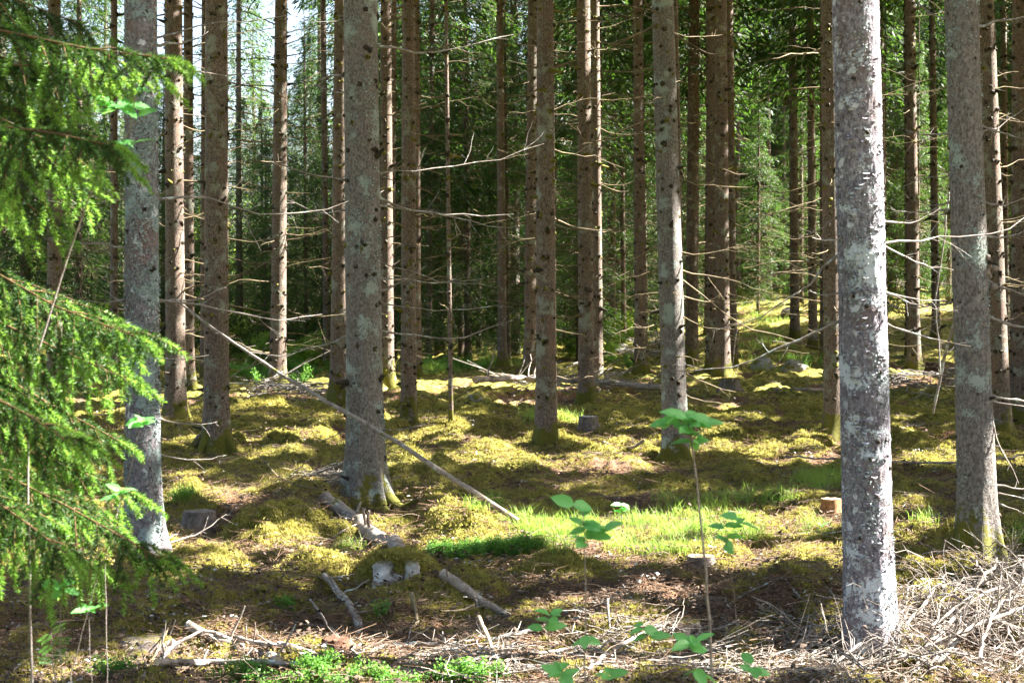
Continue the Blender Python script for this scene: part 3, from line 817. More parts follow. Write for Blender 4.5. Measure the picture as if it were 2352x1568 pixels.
T_near = spruce(1965, 1999, 1492, 104, 'bark_white', "nearest spruce, lilac-grey with white lichen crusts and peeling bark flakes", detail=2.2, sides=120, stubs=22, nbr=0, brmat='twig_pale', mossy=.0, flare=.55,
       specs=[(492, 1835, 545, .010, .2), (543, 1865, 545, .010, -.2), (582, 1635, 760, .011, .3), (560, 2352, 500, .011, .5), (558, 2190, 620, .009, .2), (508, 2160, 478, .010, .2), (735, 1540, 850, .011, .4), (667, 2175, 690, .010, .1), (672, 2200, 715, .010, -.2),
              (672, 1855, 668, .009, .1), (740, 2230, 795, .010, .1), (1220, 1870, 1220, .007, .1), (1128, 1890, 1130, .006, .1)])
spruce(2022, 2032, 800, 15, 'bark', "dark thin trunk showing just right of the white-crusted near trunk", D=38, nbr=10)
spruce(2090, 2100, 850, 27, 'bark', "brown spruce with sunlit right edge between the two near right trunks", nbr=20, mossy=.3)
spruce(2082, 2088, 820, 15, 'bark', "slim shaded trunk left of the sunlit brown one between the near right trunks", nbr=8)
T_29 = spruce(2208, 2248, 1275, 80, 'bark_grey', "large grey spruce with a knobbly burr, leaning left near the right edge", detail=1.3, sides=80, stubs=90, nbr=4, mossy=.1, brmat='twig_pale',
       specs=[(300, 2352, 250, .010, .5), (300, 2080, 300, .009, .5), (458, 2352, 455, .012, .3), (462, 2130, 470, .011, .1), (540, 2352, 530, .012, .3), (640, 2500, 700, .012, .3), (725, 2460, 745, .014, .3), (905, 2450, 920, .012, .2), (920, 2450, 910, .008, .1), (60, 2420, 10, .012, .3),
              (955, 2340, 1110, .008, -.2), (1115, 2470, 1095, .010, .1), (1130, 2470, 1140, .007, .1), (40, 2070, -20, .009, .4), (690, 2040, 700, .009, .5), (1150, 2420, 1190, .007, .1), (480, 2045, 480, .009, .2)])
spruce(2262, 2300, 905, 44, 'bark', "dark stub-studded spruce behind the right side of the burred grey trunk", D=19, nbr=22, stubs=190)
spruce(2345, 2345, 975, 46, 'bark', "reddish brown spruce cut by the right edge of the picture", nbr=22, stubs=170)
spruce(2140, 2150, 780, 17, 'bark', "shaded slender trunk right of the sunlit brown one, behind the right pair", D=40, nbr=14)
spruce(2305, 2310, 850, 16, 'bark', "thin dark trunk in the gap beside the right edge", D=36, nbr=14)
spruce(125, 125, 800, 33, 'bark', "dark spruce deep in shade behind the upper green boughs", D=24, nbr=26, stubs=60, z0=7.5)
spruce(262, 262, 870, 18, 'bark', "thin dark trunk between the green boughs and the lichened trunk", D=30, nbr=24, stubs=40, z0=9)
spruce(548, 548, 850, 13, 'bark', "thin shadowed trunk right of the stout stub-dotted spruce", D=40, nbr=20, stubs=20, z0=11)
spruce(468, 466, 900, 12, 'bark', "dark thin trunk hugging the left side of the stout stub-dotted spruce", D=30, nbr=12, stubs=20)
spruce(993, 985, 850, 13, 'bark', "pale thin trunk behind dead sprays right of the slim moss-tufted spruce", D=36, nbr=30, stubs=20, z0=4)
spruce(1180, 1185, 850, 20, 'bark', "shaded trunk right of the distant spruce with sunlit lower stem", D=42, nbr=24, stubs=20, z0=5)
spruce(1060, 1060, 845, 14, 'bark', "faint brown trunk behind the pole-thin dead stem", D=42, nbr=26, stubs=20, z0=4)
spruce(1325, 1325, 840, 13, 'bark', "dark thin trunk left of the close pair", D=42, nbr=12, stubs=0, z0=6)
spruce(1405, 1404, 825, 20, 'bark_far', "shaded trunk first to the right of the close pair", D=44, nbr=20, stubs=0, z0=6)
spruce(1425, 1433, 800, 12, 'bark_far', "narrow sun-striped trunk second to the right of the close pair", D=46, nbr=20, stubs=0, z0=6)
spruce(1590, 1592, 730, 14, 'bark_far', "grey far trunk between the leaning spruce and the tight trio", D=50, nbr=16, stubs=0, z0=6)

# ------------------------------------------------------------------ bark flakes on the nearest trunk
def flakes():
    t, p, r, lean, vis = T_near
    g = np.random.default_rng(5); G = Geo()
    for k in range(300):
        z = g.uniform(.05, 2.9); a = -np.pi / 2 + g.normal(0, .62)
        if g.random() < .35: a = g.uniform(0, 2 * np.pi)
        rr = radius_at(r, z, vis) + .001
        w = g.uniform(.006, .022); h = g.uniform(.004, .012)
        lift = g.uniform(.003, .012)
        n = 5
        aa = a + np.linspace(-1, 1, n) * w / rr
        top = np.stack([rr * np.cos(aa), rr * np.sin(aa), np.full(n, z)], 1)
        edge = -h * (1 - (np.linspace(-1, 1, n)) ** 2 * .8) * g.uniform(.8, 1.2, n)
        lf = lift * (1 - (np.linspace(-1, 1, n)) ** 2 * .7)
        bot = np.stack([(rr + lf) * np.cos(aa), (rr + lf) * np.sin(aa), z + edge], 1)
        V = np.concatenate([top, bot]); V[:, 0] += lean[0] * V[:, 2]
        if g.random() < .4: V[:, 2] = 2 * z - V[:, 2]
        i = np.arange(n - 1)
        G.add(V, np.stack([i, i + 1, i + n + 1, i + n], 1))
    link("bark_flakes", G.mesh("bark_flakes", [M['bark_white']], True), t, kind="stuff")
    # foliose lichen tufts on its edges
flakes()

def lichen_tufts(tt, n, seed, zr, mat, size=.014, front=False):
    t, p, r, lean, vis = tt
    g = np.random.default_rng(seed); 
    # clustered
    nc = max(3, n // 60); cz = g.uniform(zr[0], zr[1], nc); ca = g.uniform(-np.pi, 0, nc) if front else g.uniform(0, 2 * np.pi, nc)
    k = g.integers(0, nc, n)
    z = cz[k] + g.normal(0, .09, n); a = ca[k] + g.normal(0, .30, n)
    rr = radius_at(r, z, vis) + .003
    o = np.stack([np.cos(a), np.sin(a), np.zeros(n)], 1)
    C = o * rr[:, None]; C[:, 2] = z; C[:, 0] += lean[0] * z
    A = unit(np.cross(o, g.standard_normal((n, 3))) + o * .5)
    V, Fq = diamonds(C, A, g.uniform(.6, 1.4, n) * size, g.uniform(.5, 1.2, n) * size, g)
    link("lichen_tufts", make_mesh("lichen_tufts", V, [Fq], [mat]), t, kind="stuff")
M['lichen'] = wood_mat("grey_lichen", (.16, .20, .19), (.38, .44, .42), 50)
lichen_tufts(T_left, 3800, 1, (.1, 3.2), M['lichen'], .016, True)
lichen_tufts(T_near, 1200, 2, (.1, 2.9), M['lichen'], .012, True)
lichen_tufts(T_mid, 900, 3, (.3, 4.2), M['lichen'], .018, True)
lichen_tufts(T_29, 900, 4, (.2, 3.4), M['lichen'], .014, True)

def burr():
    t, p, r, lean, vis = T_29
    g = np.random.default_rng(8); G = Geo()
    z = at(0, 625, p[1])[2] - p[2]
    for k in range(14):
        c = np.array([lean[0] * z + radius_at(r, z, vis) * .95, -.01, z]) + g.normal(0, .022, 3) * [1, 1, 1.6]
        n = 5; P = c + np.linspace(-1, 1, n)[:, None] * unit(g.standard_normal(3)) * .025
        G.add(*tube(P, [.004, .018, .024, .017, .003], 7, jitter=.15))
    link("burr", G.mesh("burr", [M['log']], True), t)
burr()

# ------------------------------------------------------------------ shared crowns and background trees
variants = {}
def crown_var(kind, k):
    key = (kind, k)
    if key not in variants:
        if kind == 'mid':      # detailed shade spruces, 30-55 m
            dat = crown_geo(900 + k, 1.3, 17, 2.7, 120, (.17, .032), .40, 6, True, .55)
            m = [M['needle'], M['twig']]
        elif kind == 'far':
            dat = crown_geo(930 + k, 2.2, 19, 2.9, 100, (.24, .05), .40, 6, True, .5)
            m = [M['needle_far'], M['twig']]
        elif kind == 'high':
            dat = crown_geo(960 + k, 7.0, 19, 2.9, 90, (.24, .055), .42, 6, True, .5)
            m = [M['needle'], M['twig']]
        variants[key] = finish_crown("crown", dat, m)
    return variants[key]
_tr = {}
def trunk_var(k, r):
    key = (k, r)
    if key not in _tr:
        _tr[key] = trunk_mesh("trunk", r, 18.5, (R.uniform(-.01, .01), R.uniform(-.01, .01)), M['bark_far'], 10, 70 + k, 1.0, False, 9.0)
    return _tr[key]
_db = {}
def dead_var(k):
    if k not in _db:
        g = np.random.default_rng(400 + k); G = Geo()
        for i in range(60):
            z = g.uniform(1.2, 9); a = g.uniform(0, 2 * np.pi); L = g.uniform(.4, 1.7)
            o = np.array([math.cos(a), math.sin(a), 0]); b = o * .08 + np.array([0, 0, z]); e = b + o * L + np.array([0, 0, g.uniform(-.3, .2) * L])
            P = wander(b, e, 5, .04, g); G.add(*tube(P, np.linspace(.015, .006, 5), 3))
            for q in range(5):
                s0 = P[g.integers(1, 5)]; e2 = s0 + (o * .5 + g.standard_normal(3) * .5 + np.array([0, 0, -.3])) * .35
                G.add(*tube(np.array([s0, (s0 + e2) / 2 + g.normal(0, .02, 3), e2]), [.007, .006, .004], 3))
        _db[k] = G.mesh("dead_twigs", [M['twig']])
    return _db[k]

def bg_tree(x, y, kind, k, label, group, s=1.0, rz=None):
    z = float(g_smooth(x, y)) - .05
    t = thing("spruce_tree", label, "tree", (x, y, z), group)
    t.rotation_euler = (0, 0, R.uniform(0, 6.28) if rz is None else rz); t.scale = (s, s, s * R.uniform(.92, 1.1))
    link("trunk", trunk_var(k % 3, [.11, .14, .17][k % 3]), t)
    if kind is not None: link("crown", crown_var(kind, k % 4), t)
    link("dead_twigs", dead_var(k % 3), t, kind="stuff")
    return t

placed = [(a, b) for a, b in TREES]
def free(x, y, d):
    return all((x - a) ** 2 + (y - b) ** 2 > d * d for a, b in placed)
def vxof(x, y): return CX + F * x / y
SLOPE = np.array(at(1780, 740, 50)[:2])
def shades_slope(x, y):
    # would a crown (7..19 m up) put its shadow on the sunny slope
    for h in (6, 10, 14):
        q = np.array([x, y]) - S[:2] / S[2] * h
        if abs(q[0] - SLOPE[0]) < 3.2 and abs(q[1] - SLOPE[1]) < 7: return True
    return False

LMK = [(40, "the left boughs"), (262, "the thin dark trunk by the boughs"), (330, "the lichened left trunk"), (410, "the pink-flanked trunk"), (497, "the stout stub-dotted trunk"), (640, "the straight trunk by the sky gap"),
       (750, "the thin dark bright-footed trunk"), (840, "the big central trunk"), (938, "the moss-tufted slim trunk"), (1036, "the pole-thin dead stem"), (1154, "the sunlit-footed distant spruce"), (1255, "the moss-footed middle trunk"), (1355, "the close pair"),
       (1470, "the evenly brown trunk"), (1550, "the leaning grey trunk"), (1660, "the tight trio"), (1826, "the lone slope trunk"), (1915, "the warm brown trunk"), (1999, "the nearest trunk"), (2100, "the slim sunlit-edged trunk"), (2248, "the burred grey trunk"), (2345, "the right-edge trunk")]
_used_l = {}
def where(x, y, what):
    vx = CX + F * x / y
    l = min(LMK, key=lambda q: abs(q[0] - vx)); side = "left" if vx < l[0] else "right"
    dep = "near " if y < 42 else ("far " if y < 62 else ("very far " if y < 85 else "farthest "))
    lab = "%s%s, just %s of %s" % (dep, what, side, l[1])
    return lab
n_bg = 0
# short dark understory spruces make the shade wall
for i in range(46):
    y = R.uniform(33, 58); vx = -150 + 2650 * (i + R.uniform(.1, .9)) / 46
    if 1670 < vx < 1900: y += 16
    x = (vx - CX) / F * y
    if not free(x, y, 1.1): continue
    bg_tree(x, y, 'mid', i + 1, where(x, y, "short dark understory spruce"), "short understory spruces", R.uniform(.34, .56)); placed.append((x, y))
for i in range(20):
    y = R.uniform(35, 46); vx = 90 + 700 * (i + R.uniform(.1, .9)) / 20; x = (vx - CX) / F * y
    if not free(x, y, .9): continue
    bg_tree(x, y, 'mid', i + 2, where(x, y, "short dark understory spruce"), "short understory spruces", R.uniform(.34, .48)); placed.append((x, y))
# middle band: dark shade spruces with low boughs between and behind the named trunks
mid_spots = [(850, 40), (930, 46), (1010, 42), (1075, 38), (1100, 47), (1170, 52), (1270, 46), (1300, 56), (1010, 55), (1420, 56), (1500, 50), (1560, 60),
             (180, 36), (60, 34), (10, 44), (240, 48), (1740, 66), (1720, 72), (1900, 62), (1960, 56), (1850, 70), (1640, 62), (1690, 75), (890, 52), (1240, 60), (-120, 38), (-60, 50)]
for i, (vx, D) in enumerate(mid_spots):
    x = (vx - CX) / F * D
    lab = ["dark low-boughed spruce filling the space behind the central trunks", "deep-shade spruce with boughs near the ground behind the left boughs", "green spruce at the back of the sunny slope"][0 if 400 < vx < 1620 else (1 if vx <= 400 else 2)]
    bg_tree(x, D, 'mid', i, where(x, D, "dark spruce with low boughs"), "low-boughed spruces behind the trunks", R.uniform(.62, .95)); placed.append((x, D)); n_bg += 1
# high-crowned ranks (bare stems below) mostly right
tries = 0
while n_bg < 128 and tries < 4000:
    tries += 1
    y = R.uniform(34, 92); vx = R.uniform(1650, 2560) if R.random() < .72 else R.uniform(1250, 1650)
    x = (vx - CX) / F * y
    if not free(x, y, 2.1): continue
    if 1690 < vx < 1890 and y < 66: continue
    if shades_slope(x, y): continue
    bg_tree(x, y, 'high', n_bg, where(x, y, "slender bare-stemmed spruce"), "ranks of distant spruce stems", R.uniform(.8, 1.05)); placed.append((x, y)); n_bg += 1
# unseen ranks added beyond the right edge to keep the low sun out
tries = 0; nx = 0
while nx < 30 and tries < 2000:
    tries += 1
    y = R.uniform(36, 95); x = (R.uniform(2600, 3500) - CX) / F * y
    if not free(x, y, 3.0) or shades_slope(x, y): continue
    bg_tree(x, y, 'high', nx, "unseen tall spruce added beyond the right edge to shade the background", "added shade spruces beyond the right edge", R.uniform(.9, 1.1)); placed.append((x, y)); nx += 1
# far bright edge
tries = 0; nf = 0
while nf < 50 and tries < 4000:
    tries += 1
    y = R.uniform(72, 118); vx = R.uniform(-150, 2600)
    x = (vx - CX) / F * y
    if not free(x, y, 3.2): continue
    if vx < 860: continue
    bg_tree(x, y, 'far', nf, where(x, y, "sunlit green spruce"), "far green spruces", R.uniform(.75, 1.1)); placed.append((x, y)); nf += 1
# trees at the sky gap upper left: feathery drooping crowns
for i, (vx, D, s) in enumerate([(550, 50, .95), (740, 54, .95), (590, 58, .7), (715, 60, .72), (300, 60, .6), (180, 58, .8), (60, 62, 1.0)]):
    x = (vx - CX) / F * D
    bg_tree(x, D, 'mid', i, where(x, D, "drooping spruce against the sky"), "spruces against the sky gap", s); placed.append((x, D))
# sun-side trees right of the frame whose crowns shade the floor
tries = 0; ns = 0
while ns < 54 and tries < 3000:
    tries += 1
    y = R.uniform(5, 46); x = R.uniform(2.4, 26)
    if abs(x) / y < .36 or not free(x, y, 2.7): continue
    # stay out of the sun's way to the photographed trunks' lit flanks
    dv = np.array([x, y]) - SP[:, :2]; hx = S[:2] / np.linalg.norm(S[:2]); tt_ = dv @ hx; off_ = np.abs(dv[:, 0] * hx[1] - dv[:, 1] * hx[0])
    if (((off_ < .26) & (tt_ > 0) & (tt_ < 17)).sum()) > 2: continue
    z = float(g_smooth(x, y)); t = thing("spruce_tree", "tall spruce to the right of the view whose crown shades the floor", "tree", (x, y, z), "shading spruces beside the view")
    link("trunk", trunk_var(ns % 3, [.11, .14, .17][ns % 3]), t)
    cm = finish_crown("crown", crown_geo(3000 + ns, 8.0, 20, R.uniform(2.3, 2.9), 34, (.38, .18), .5, 6, False), [M['needle'], M['twig']], np.array([x, y, z]))
    link("crown", cm, t); placed.append((x, y)); ns += 1

# unseen trees added behind and beside the camera to cut the sky light
for i, (x, y) in enumerate([(-7, -6), (-11, 1), (-8, 6), (-14, 9), (-3, -9), (2, -12), (-9, -14), (6, -9), (-15, -6), (11, -13), (-5, -18), (3, -20), (-19, 4), (-12, 15), (-17, 17), (16, -8), (-22, 12), (9, -21), (-5, -3), (-10, 11), (0, -6), (-16, 13), (-6, -12), (13, -4), (-13, 4), (-1, -15)]):
    bg_tree(x, y, 'high', i, "unseen tall spruce added behind the photographer to block sky light", "added sky-blocking spruces behind the photographer", 1.05)
# broadleaf shrubs and small trees
def shrub_geo(seed, h, w, n, leaf, open_=False):
    g = np.random.default_rng(seed); G = Geo(); C = []; A = []
    for k in range(9):
        a = g.uniform(0, 6.28); e = np.array([math.cos(a) * w * g.uniform(.2, .8), math.sin(a) * w * g.uniform(.2, .8), h * g.uniform(.6, 1)])
        P = wander(np.array([0, 0, 0.]), e, 7, .06, g); G.add(*tube(P, np.linspace(.025, .006, 7) * h / 4, 4), 1)
        for j in range(7):
            b = P[g.integers(2, 7)]; e2 = b + g.standard_normal(3) * [.22, .22, .12] * h
            Q = wander(b, e2, 4, .05, g); G.add(*tube(Q, np.linspace(.008, .003, 4) * h / 4, 3), 1)
            m = n // 63
            tt = g.uniform(.2, 1.1, m)[:, None]
            C.append(b * (1 - tt) + e2 * tt + g.normal(0, .045 * h, (m, 3))); A.append(unit(g.standard_normal((m, 3)) * [1, 1, .45]))
    C = np.concatenate(C); A = np.concatenate(A); C[:, 2] = np.maximum(C[:, 2], .05)
    V, Fq = diamonds(C, A, g.uniform(.7, 1.3, len(C)) * leaf, leaf * .75, g); G.add(V, Fq, 0)
    return G
SH = [shrub_geo(50 + k, 4.0, 1.9, 12000, .09).mesh("foliage", [M['leaf_bright'], M['twig']]) for k in range(3)]
SL = [shrub_geo(60 + k, 1.0, .6, 2200, .055).mesh("foliage", [M['leaf_bright'], M['stem']]) for k in range(3)]
def shrub(vx, D, s, lib, label, group, k):
    x = (vx - CX) / F * D
    o = link("broadleaf_tree" if lib is SH else "leafy_shrub", lib[k % 3], None, (x, D, float(g_smooth(x, D)) - .03), None, where(x, D, label), "tree" if lib is SH else "shrub", group)
    o.rotation_euler = (0, 0, R.uniform(0, 6.28)); o.scale = (s, s, s * R.uniform(.85, 1.15))
k = 0
for vx in range(-60, 860, 115):
    shrub(vx + R.uniform(-20, 20), R.uniform(58, 78), R.uniform(1.1, 1.55), SH, "yellow-green broadleaf tree", "broadleaf trees beyond the left stems", k); k += 1
for vx in range(880, 2500, 150):
    shrub(vx + R.uniform(-30, 30), R.uniform(62, 95), R.uniform(1.2, 2.0), SH, "bright broadleaf tree", "broadleaf trees glimpsed between stems", k); k += 1
for (vx, D, s) in [(560, 37, 1.1), (600, 34, .9), (690, 33, 1.0), (720, 36, .8), (670, 40, 1.2), (540, 42, 1.3), (1180, 44, 1.0), (1210, 48, 1.3), (590, 46, 1.4), (1410, 42, .9), (1440, 47, 1.2), (1395, 38, .6), (240, 33, 1.3), (180, 30, 1.1), (1310, 40, .7)]:
    shrub(vx, D, s, SL, "low leafy shrub", "low shrubs among the trunks", k); k += 1

# ------------------------------------------------------------------ scattering (geometry nodes)
def scatter(name, label, cat, pts, rots, scl, src_mesh):
    me = bpy.data.meshes.new(name)
    me.vertices.add(len(pts)); me.vertices.foreach_set("co", np.asarray(pts, np.float32).ravel())
    a = me.attributes.new("rot", 'FLOAT_VECTOR', 'POINT'); a.data.foreach_set("vector", np.asarray(rots, np.float32).ravel())
    b = me.attributes.new("scl", 'FLOAT', 'POINT'); b.data.foreach_set("value", np.asarray(scl, np.float32))
    o = link(name, me, kind="stuff", label=label, cat=cat)
    src = bpy.data.objects.new(name + "_piece", src_mesh)
    ng = bpy.data.node_groups.new(name, 'GeometryNodeTree')
    ng.interface.new_socket("Geometry", in_out='INPUT', socket_type='NodeSocketGeometry')
    ng.interface.new_socket("Geometry", in_out='OUTPUT', socket_type='NodeSocketGeometry')
    nd = ng.nodes; gi = nd.new("NodeGroupInput"); go = nd.new("NodeGroupOutput")
    iop = nd.new("GeometryNodeInstanceOnPoints"); oi = nd.new("GeometryNodeObjectInfo"); oi.inputs[0].default_value = src
    m2p = nd.new("GeometryNodeMeshToPoints")
    ar = nd.new("GeometryNodeInputNamedAttribute"); ar.data_type = 'FLOAT_VECTOR'; ar.inputs[0].default_value = "rot"
    as_ = nd.new("GeometryNodeInputNamedAttribute"); as_.data_type = 'FLOAT'; as_.inputs[0].default_value = "scl"
    L = ng.links
    L.new(gi.outputs[0], m2p.inputs[0]); L.new(m2p.outputs[0], iop.inputs["Points"]); L.new(oi.outputs["Geometry"], iop.inputs["Instance"])
    L.new(ar.outputs[0], iop.inputs["Rotation"]); L.new(as_.outputs[0], iop.inputs["Scale"]); L.new(iop.outputs[0], go.inputs[0])
    md = o.modifiers.new("scatter", 'NODES'); md.node_group = ng
    return o

def view_points(n, y0, y1, g, spread=.40, power=1.0):
    """points on the floor, denser near"""
    u = g.uniform(0, 1, n)
    y = y0 * (y1 / y0) ** (u ** power)
    x = g.uniform(-spread, spread, n) * y
    return x, y

def blade_mesh(name, n, h, w, spread, mat, g, bend=.5):
    V = []; Fq = []
    G = Geo()
    for k in range(n):
        a = g.uniform(0, 6.28); b = np.array([g.normal(0, spread), g.normal(0, spread), 0]); hh = h * g.uniform(.5, 1.15)
        o = np.array([math.cos(a), math.sin(a), 0]); s_ = np.array([-o[1], o[0], 0]) * w / 2; bd = bend * g.uniform(.3, 1.2) * hh
        m1 = b + o * bd * .25 + np.array([0, 0, hh * .55]); tp = b + o * bd + np.array([0, 0, hh * g.uniform(.75, 1)])
        V = np.array([b - s_, b + s_, m1 + s_ * .8, m1 - s_ * .8, tp])
        G.add(V, [[0, 1, 2, 3]]); G.add(V[[3, 2, 4]], [[0, 1, 2]])
    return G.mesh(name, [mat])

g = np.random.default_rng(21)
# moss
def moss_piece():
    G = Geo()
    for k in range(11):
        a = g.uniform(0, 6.28); b = np.array([g.normal(0, .010), g.normal(0, .010), -.004]); hh = g.uniform(.009, .020)
        o = np.array([math.cos(a), math.sin(a), 0]) * g.uniform(.3, 1.1); s_ = np.array([-math.sin(a), math.cos(a), 0]) * .0035
        V = np.array([b - s_, b + s_, b + o * hh * .6 + np.array([0, 0, hh])]); G.add(V, [[0, 1, 2]])
    return G.mesh("moss_sprig", [M['moss']])
x, y = view_points(330000, 6.0, 24, g, .40, 1.0)
mv = moss_val(x, y)
k_ = mv + .25 * noise2(x / .12, y / .12) > .36
x, y = x[k_], y[k_]
z = gz_full(x, y)
sc_ = g.uniform(.7, 1.4, len(x)) * (.65 + .055 * y)
scatter("moss", "olive-yellow feather moss covering the hummocks", "moss", np.stack([x, y, z], 1),
        np.stack([g.normal(0, .3, len(x)), g.normal(0, .3, len(x)), g.uniform(0, 6.28, len(x))], 1), sc_, moss_piece())
# needle litter
def litter_piece():
    G = Geo()
    for k in range(9):
        a = g.uniform(0, 6.28); b = np.array([g.normal(0, .03), g.normal(0, .03), g.uniform(0, .006)]); L = g.uniform(.012, .035) if k < 7 else g.uniform(.05, .11)
        d = np.array([math.cos(a), math.sin(a), g.normal(0, .12)]); G.add(*tube(np.array([b, b + d * L]), [.0011, .0008], 3))
    return G.mesh("needle_bits", [M['litter']])
x, y = view_points(60000, 6.0, 22, g)
mv = moss_val(x, y)
k_ = (mv < .5) | (g.random(len(x)) < .34)
x, y = x[k_], y[k_]; z = gz_full(x, y) + .006
scatter("needle_litter", "reddish brown fallen spruce needles between the moss hummocks", "litter", np.stack([x, y, z], 1),
        np.stack([g.normal(0, .15, len(x)), g.normal(0, .15, len(x)), g.uniform(0, 6.28, len(x))], 1), g.uniform(.8, 1.6, len(x)) * (.8 + .04 * y), litter_piece())
# fine twigs
def twig_piece(mat, n=5, L0=.22, r=.0022):
    G = Geo()
    for k in range(n):
        a = g.uniform(0, 6.28); b = np.array([g.normal(0, .07), g.normal(0, .07), g.uniform(.0, .015)]); L = L0 * g.uniform(.3, 1.2)
        d = np.array([math.cos(a), math.sin(a), g.normal(0, .06)]); P = wander(b, b + d * L, 5, .16, g)
        P[:, 2] = np.abs(P[:, 2] - b[2]) * .6 + b[2]
        G.add(*tube(P, np.linspace(r, r * .5, 5), 3))
    return G.mesh("twig_bits", [mat])
x, y = view_points(11000, 6.0, 30, g)
w_ = .2 + .45 * sstep(10, 7, y) * sstep(-2, 1, x); k_ = g.random(len(x)) < w_ * (moss_val(x, y) < .62) + .16
x, y = x[k_], y[k_]; z = gz_full(x, y) + .01
scatter("twig_litter", "thin grey fallen twigs strewn over moss and litter", "twigs", np.stack([x, y, z], 1),
        np.stack([g.normal(0, .12, len(x)), g.normal(0, .12, len(x)), g.uniform(0, 6.28, len(x))], 1), g.uniform(.6, 1.2, len(x)) * (.8 + .03 * y), twig_piece(M['twig_mid']))
# bark chips, dark cone scales and pale lichen bits
M['chips_dark'] = wood_mat("dark_bark_chips", (.02, .015, .012), (.12, .08, .055), 30)
M['chips_pale'] = wood_mat("pale_lichen_bits", (.18, .18, .17), (.42, .42, .40), 30)
def chip_piece(mat, n, r):
    G = Geo()
    for k in range(n):
        c = np.array([g.normal(0, .06), g.normal(0, .06), g.uniform(.002, .012)]); a = g.uniform(0, 6.28, 5); a.sort()
        V = c + np.stack([np.cos(a), np.sin(a), g.normal(0, .25, 5)], 1) * r * g.uniform(.5, 1.3, (5, 1)); V = np.concatenate([V, [c + [0, 0, r * .35]]])
        G.add(V, [[j, (j + 1) % 5, 5] for j in range(5)])
    return G.mesh("floor_bits", [mat])
for nm, lb, mt, cnt, rr_ in (("bark_chips", "dark bark chips and cone scales strewn on the floor", 'chips_dark', 15000, .013), ("lichen_bits", "pale fallen lichen scraps and wood chips on the floor", 'chips_pale', 1700, .009)):
    x, y = view_points(cnt, 6.0, 26, g); k_ = g.random(len(x)) < .25 + .75 * sstep(9.5, 7, y) + .4 * (moss_val(x, y) < .5); x, y = x[k_], y[k_]
    scatter(nm, lb, "litter", np.stack([x, y, gz_full(x, y) + .004], 1), np.stack([g.normal(0, .2, len(x)), g.normal(0, .2, len(x)), g.uniform(0, 6.28, len(x))], 1), g.uniform(.6, 1.7, len(x)) * (.8 + .03 * y), chip_piece(M[mt], 7, rr_))
# far brushwood on the floor under the pair
_tabY = np.geomspace(4.5, 80, 900); _tabU = np.linspace(-.42, .42, 500)
_GZ = ground_z(_tabU[None, :] * _tabY[:, None], np.repeat(_tabY[:, None], 500, 1))
_GV = CY + F * np.tan(np.arctan2(CAMZ - _GZ, _tabY[:, None]) - PITCH)     # picture height of every floor sample
_GVm = np.minimum.accumulate(_GV, 0)
def ground_hits(vx, vy):
    """many floor points at once, by table"""
    vx = np.asarray(vx, float); vy = np.asarray(vy, float)
    ui = np.clip(np.round(((vx - CX) / F / math.cos(PITCH) + .42) / .84 * 499).astype(int), 0, 499)
    out = np.zeros((len(vx), 3))
    for k in range(len(vx)):
        col = _GVm[:, ui[k]]
        j = min(np.searchsorted(-col, -vy[k]), 899)
        y = _tabY[j]; x = (vx[k] - CX) / F * y
        out[k] = (x, y, _GZ[j, ui[k]])
    return out
def region_pts(poly, n, g):
    """random floor points inside picture ellipses (vx, vy, rx, ry)"""
    A = []; B = []
    for (vx, vy, rx, ry, m) in poly:
        a = g.uniform(0, 6.28, m); rr = np.sqrt(g.uniform(0, 1, m))
        A.append(vx + rx * rr * np.cos(a)); B.append(vy + ry * rr * np.sin(a))
    P = ground_hits(np.concatenate(A), np.concatenate(B))
    P[:, :2] += g.normal(0, .01, (len(P), 2)) * P[:, 1:2] / 8
    return P
P = region_pts([(1330, 885, 180, 14, 12), (640, 900, 80, 10, 9), (2150, 880, 90, 20, 12), (1600, 1450, 260, 40, 12), (1750, 1540, 240, 30, 26), (770, 1110, 50, 14, 8), (1500, 800, 60, 30, 20), (1200, 1545, 300, 30, 24)], 0, g)
scatter("brushwood", "tangled dead brushwood lying across the floor", "brushwood", P + [0, 0, .03], np.stack([g.normal(0, .2, len(P)), g.normal(0, .2, len(P)), g.uniform(0, 6.28, len(P))], 1),
        np.clip(P[:, 1] * .11, .8, 3) * g.uniform(.8, 1.5, len(P)), twig_piece(M['twig_pale'], 14, .30, .0028))
# grass
GR = [(1420, 1238, 250, 42, 760), (1250, 1215, 110, 32, 200), (1620, 1222, 160, 38, 330), (1600, 1165, 140, 16, 80), (1890, 1110, 60, 16, 160), (1740, 1150, 90, 18, 120), (1110, 1165, 55, 12, 60), (1000, 850, 90, 10, 110), (1760, 760, 60, 40, 50), (1730, 720, 70, 20, 30), (1800, 840, 100, 15, 40), (790, 1270, 25, 10, 14),
      (1890, 1220, 80, 12, 40), (2130, 1205, 20, 6, 14), (2350, 1230, 40, 15, 20), (430, 1145, 40, 8, 40), (330, 1545, 60, 10, 10), (590, 860, 90, 12, 60), (1280, 965, 60, 14, 30), (1150, 840, 60, 10, 60), (1740, 800, 90, 18, 20), (2010, 800, 60, 20, 14)]
P = region_pts(GR, 0, g)
P = P[noise2(P[:, 0] / .22, P[:, 1] / .3) > -.12]
scl = np.clip(P[:, 1] / 11.0, .8, 2.2) * (.35 + 1.1 * g.random(len(P)) ** 1.6)
scatter("grass", "fresh green grass patch glowing in the sun between the stumps", "grass", P - [0, 0, .01], np.stack([g.normal(0, .12, len(P)), g.normal(0, .12, len(P)), g.uniform(0, 6.28, len(P))], 1), scl,
        blade_mesh("grass_tuft", 26, .115, .0034, .035, M['grass'], g, .8))
